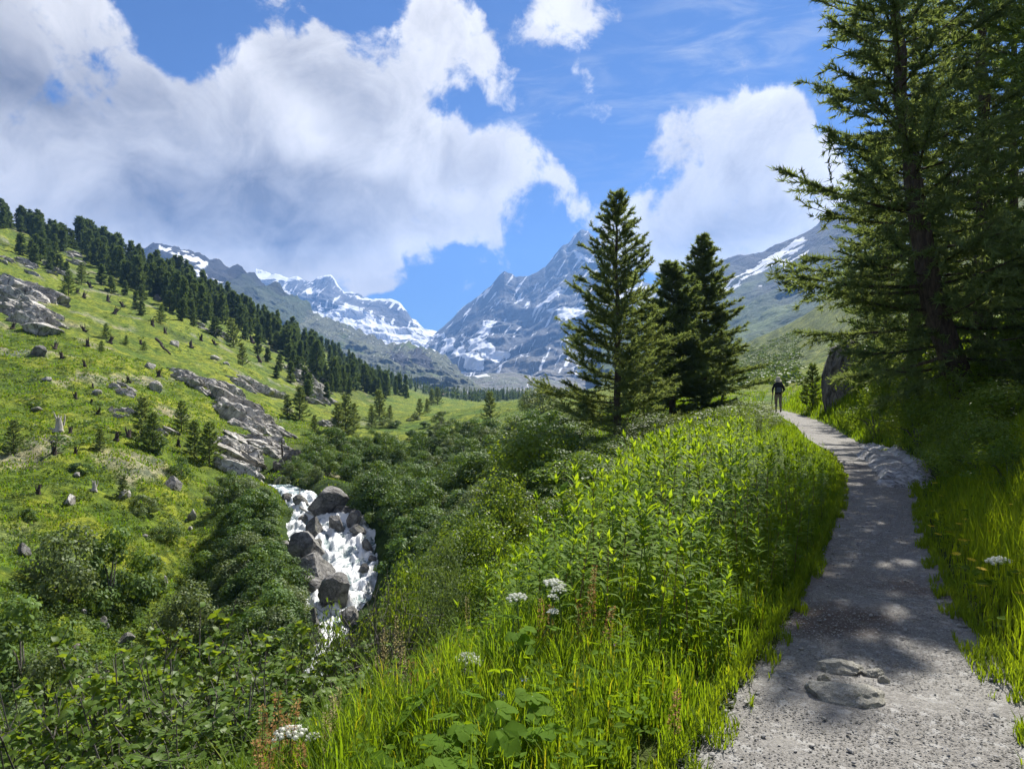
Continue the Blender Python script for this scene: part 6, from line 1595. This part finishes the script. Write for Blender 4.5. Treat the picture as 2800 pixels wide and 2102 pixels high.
for px, py, d, kd, lab in ((1622, 1750, 3.9, 0, 'pink-purple flower in the grass, left of two'), (1665, 1750, 3.9, 0, 'pink-purple flower in the grass, right of two'), (1728, 1748, 3.9, 1, 'blue flower right of the pink ones'), (1422, 1838, 3.3, 1, 'dark blue flower in the middle of the grass'), (1364, 1878, 3.1, 1, 'blue flower above the lobed leaves'), (1140, 1908, 3.0, 1, 'blue-violet flower at the left of the grass'), (1186, 1816, 3.4, 2, 'yellow flower near the fading umbel'), (1755, 1712, 4.0, 2, 'yellow flower at the right of the tall grass'), (1670, 1725, 4.1, 0, 'faded pink flower above the two pink ones')):
    x = (px-CX)/F*d; z0 = float(ground_z(x, d)[0]); h = max(.2, EYE-(py-CY)/F*d-z0)
    parts, hh = ((PF, .45), (BF, .4), (YF[0], .3))[kd]
    thing('meadow_flower', parts, (x, d, z0), (.25, 0, 0), (1.2, 1.2, h/hh), lab, 'flower')
# ---------------------------------------------------------------- walker, hut, haze
M['jacket'] = mat_plain('dark_navy_jacket', (.020, .024, .040), .8, .2)
M['trousers'] = mat_plain('grey_khaki_trousers', (.20, .17, .15), .85, .15)
M['skin'] = mat_plain('skin', (.45, .27, .19), .6, .3, .08)
M['boots'] = mat_plain('dark_boots', (.03, .027, .025), .6, .3)
M['hat'] = mat_plain('pale_sun_hat', (.62, .56, .46), .85, .15, .08)
M['pack'] = mat_plain('dark_rucksack', (.018, .022, .034), .7, .3)
M['pack_grey'] = mat_plain('grey_rucksack_panel', (.09, .11, .14), .7, .3)
M['pole'] = mat_plain('black_pole', (.02, .02, .02), .4, .4)
def person_mesh():
    J = {'pelvis': (0, 0, .96, .150, .115), 'waist': (0, 0, 1.10, .140, .10), 'chest': (0, .01, 1.32, .165, .115), 'neck': (0, .02, 1.48, .058, .058), 'jaw': (0, .045, 1.56, .066, .075), 'head': (0, .045, 1.66, .083, .098), 'crown': (0, .04, 1.73, .06, .07),
         'shl': (-.175, 0, 1.40, .07, .07), 'ell': (-.265, -.02, 1.14, .052, .052), 'wrl': (-.235, .15, .97, .036, .036), 'hal': (-.225, .21, .93, .034, .024),
         'shr': (.175, 0, 1.40, .07, .07), 'elr': (.275, -.03, 1.15, .052, .052), 'wrr': (.24, .16, 1.03, .036, .036), 'har': (.225, .22, 1.01, .034, .024),
         'hil': (-.092, .0, .88, .098, .105), 'knl': (-.095, .09, .49, .068, .070), 'anl': (-.09, .03, .10, .048, .050), 'tol': (-.095, .17, .05, .045, .035),
         'hir': (.092, .0, .88, .098, .105), 'knr': (.095, -.02, .49, .068, .070), 'anr': (.09, -.22, .13, .048, .050), 'tor': (.09, -.10, .05, .045, .035)}
    E_ = [('pelvis', 'waist'), ('waist', 'chest'), ('chest', 'neck'), ('neck', 'jaw'), ('jaw', 'head'), ('head', 'crown'), ('chest', 'shl'), ('shl', 'ell'), ('ell', 'wrl'), ('wrl', 'hal'), ('chest', 'shr'), ('shr', 'elr'), ('elr', 'wrr'), ('wrr', 'har'),
          ('pelvis', 'hil'), ('hil', 'knl'), ('knl', 'anl'), ('anl', 'tol'), ('pelvis', 'hir'), ('hir', 'knr'), ('knr', 'anr'), ('anr', 'tor')]
    names = list(J); V = [J[k][:3] for k in names]; E2 = [(names.index(a), names.index(b)) for a, b in E_]; rad = [J[k][3:] for k in names]
    for h, sx in (('hal', -1), ('har', 1)):             # thumb and fingers curled round the pole grip
        b = np.array(J[h][:3]); i0 = names.index(h)
        for f, (ox, oz, ln) in enumerate(((.018, .012, .05), (.006, .004, .055), (-.006, -.006, .052), (-.016, -.014, .045))):
            V += [tuple(b+[ox*sx, .035, oz]), tuple(b+[ox*sx*.8, .035+ln*.5, oz-.03]), tuple(b+[ox*sx*.5, .02+ln*.25, oz-.05])]
            n = len(V); E2 += [(i0, n-3), (n-3, n-2), (n-2, n-1)]; rad += [(.009, .009), (.008, .008), (.007, .007)]
        V += [tuple(b+[-.028*sx, .005, -.005]), tuple(b+[-.03*sx, .04, -.025])]; n = len(V); E2 += [(i0, n-2), (n-2, n-1)]; rad += [(.010, .010), (.008, .008)]
    me = bpy.data.meshes.new('body'); me.from_pydata(V, E2, []); o = bpy.data.objects.new('body_tmp', me); COL.objects.link(o)
    md = o.modifiers.new('skin', 'SKIN'); md.use_smooth_shade = True
    for i, rr in enumerate(rad):
        me.skin_vertices[0].data[i].radius = rr; me.skin_vertices[0].data[i].use_root = (i == 0)
    o.modifiers.new('sub', 'SUBSURF').levels = 2
    o.modifiers['sub'].render_levels = 2
    dg = bpy.context.evaluated_depsgraph_get(); dg.update()
    res = bpy.data.meshes.new_from_object(o.evaluated_get(dg))
    bpy.data.objects.remove(o)
    for k in ('jacket', 'trousers', 'skin', 'boots'): res.materials.append(M[k])
    for p in res.polygons:
        x, y, z = p.center
        arm = abs(x) > .16 and z < 1.3 and z > .84 and not (abs(x) < .2 and z < .93)
        if z < .15: i = 3
        elif z > 1.47: i = 2
        elif abs(x) > .19 and y > .13 and z < 1.12 and z > .85: i = 2
        elif z < .93 and abs(x) < .21: i = 1
        else: i = 0
        p.material_index = i; p.use_smooth = True
    return res
def lathe(prof, k=20):
    th = np.arange(k)*2*pi/k; P_ = np.array(prof, float); n = len(P_)
    V = np.stack([P_[:, 0:1]*np.cos(th), P_[:, 0:1]*np.sin(th)*1.12, P_[:, 1:2]+0*th], -1).reshape(-1, 3)
    i = np.arange(n*k).reshape(n, k); j = np.roll(i, -1, 1)
    return V, np.stack([i[:-1], j[:-1], j[1:], i[1:]], -1).reshape(-1, 4)
d = 33.8; x0 = (2128-CX)/F*d
z0 = float(path_z(d))+.02
person = thing('person', [], (x0, d, z0), (0, 0, -.25), 1.0, 'walker with pale sun hat, dark jacket and rucksack going away along the path', 'person')
link('body', person_mesh(), person)
v, q = lathe([(.19, 1.585), (.165, 1.60), (.112, 1.625), (.112, 1.70), (.095, 1.765), (.05, 1.79), (.001, 1.795)]); v += [0, .04, 0]
g = Geo(); g.add(v, None, q)
ts = np.linspace(-1.9, -1.9+2*.95+1.9*0, 9)
nf = np.array([[sin(a)*.15, .04-cos(a)*.17, 1.60] for a in np.linspace(-1.1, 1.1, 9)]); nl = nf+np.array([0, -.02, -.13])
g.add(np.concatenate([nf, nl]), None, [[i, i+1, i+10, i+9] for i in range(8)])
link('hat', g.mesh('hat', [M['hat']], True), person)
def rbox(cx_, cy_, cz, sx, sy, sz, mat, name, bev=.04):
    bm = bmesh.new(); bmesh.ops.create_cube(bm, size=1)
    for w in bm.verts: w.co = (w.co.x*sx+cx_, w.co.y*sy+cy_, w.co.z*sz+cz)
    bmesh.ops.bevel(bm, geom=bm.edges[:], offset=bev, segments=3, affect='EDGES', profile=.6)
    me = bpy.data.meshes.new(name); bm.to_mesh(me); bm.free(); me.materials.append(M[mat])
    for p_ in me.polygons: p_.use_smooth = True
    return me
pk = link('rucksack', rbox(0, -.20, 1.24, .32, .19, .50, 'pack', 'rucksack', .06), person)
link('pocket', rbox(0, -.315, 1.14, .24, .06, .24, 'pack_grey', 'pocket', .025), pk); link('lid', rbox(0, -.20, 1.48, .28, .18, .09, 'pack', 'lid', .035), pk)
for sx in (-1, 1):
    g = Geo(); v, q = tube([[sx*.11, -.12, 1.44], [sx*.125, .0, 1.475], [sx*.13, .12, 1.36], [sx*.13, .02, 1.08]], [.02]*4, 6); g.add(v, None, q); link('strap', g.mesh('strap', [M['pack_grey']], True), pk)
g = Geo()
for a, b in (((-.23, .24, .99), (-.33, .30, .02)), ((-.22, .25, .98), (-.28, .34, .04))): v, q = tube([a, b], [.012, .008], 6); g.add(v, None, q)
wp = link('walking_poles', g.mesh('walking_poles', [M['pole']]), None, (x0, d, z0), (0, 0, -.25)); tag(wp, 'pair of thin dark walking poles held at the left of the walker', 'walking poles')

# a small hut far up the valley
p = hit(1216, 1084, 300)
if p is None: p = P(1216, 1084, 700)
hut = thing('hut', [], p, (0, 0, .5), 1.0, 'tiny brown wooden hut far away on the valley floor', 'hut')
M['hut_wood'] = mat_plain('hut_wood', (.22, .11, .06), .8, .2); M['hut_roof'] = mat_plain('hut_roof', (.26, .17, .13), .8, .2)
link('wall', rbox(0, 0, 1.4, 6, 4, 2.8, 'hut_wood', 'wall', .03), hut)
g = Geo(); g.add([[-3.5, -2.6, 2.6], [3.5, -2.6, 2.6], [3.5, 0, 4.4], [-3.5, 0, 4.4], [-3.5, 2.6, 2.6], [3.5, 2.6, 2.6]], [[0, 4, 3], [1, 2, 5]], [[0, 1, 2, 3], [3, 2, 5, 4], [0, 4, 5, 1]]); link('roof', g.mesh('roof', [M['hut_roof']]), hut)
link('door', rbox(-1, -2.03, 1.0, .9, .06, 2.0, 'bark', 'door', .01), hut); link('window', rbox(1.2, -2.03, 1.6, .8, .06, .8, 'pole', 'window', .01), hut)

# valley haze
def haze():
    m, nt, out = new_mat('valley_haze')
    v = nd(nt, 'ShaderNodeVolumePrincipled')
    v.inputs['Color'].default_value = (.22, .46, 1.0, 1); v.inputs['Density'].default_value = 1.0e-4; v.inputs['Anisotropy'].default_value = .25
    lk(nt, v.outputs[0], out.inputs['Volume'])
    x0, x1, y0, y1, z0, z1 = -4600, 4600, -60, 7300, -45, 1420
    V = [(x, y, z) for x in (x0, x1) for y in (y0, y1) for z in (z0, z1)]
    me = mk_mesh('haze', V, np.array([[0, 1, 3, 2], [4, 6, 7, 5], [0, 4, 5, 1], [2, 3, 7, 6], [0, 2, 6, 4], [1, 5, 7, 3]]), [m])
    tag(link('haze', me), 'thin blue valley haze', 'haze', None, 'stuff')
haze()
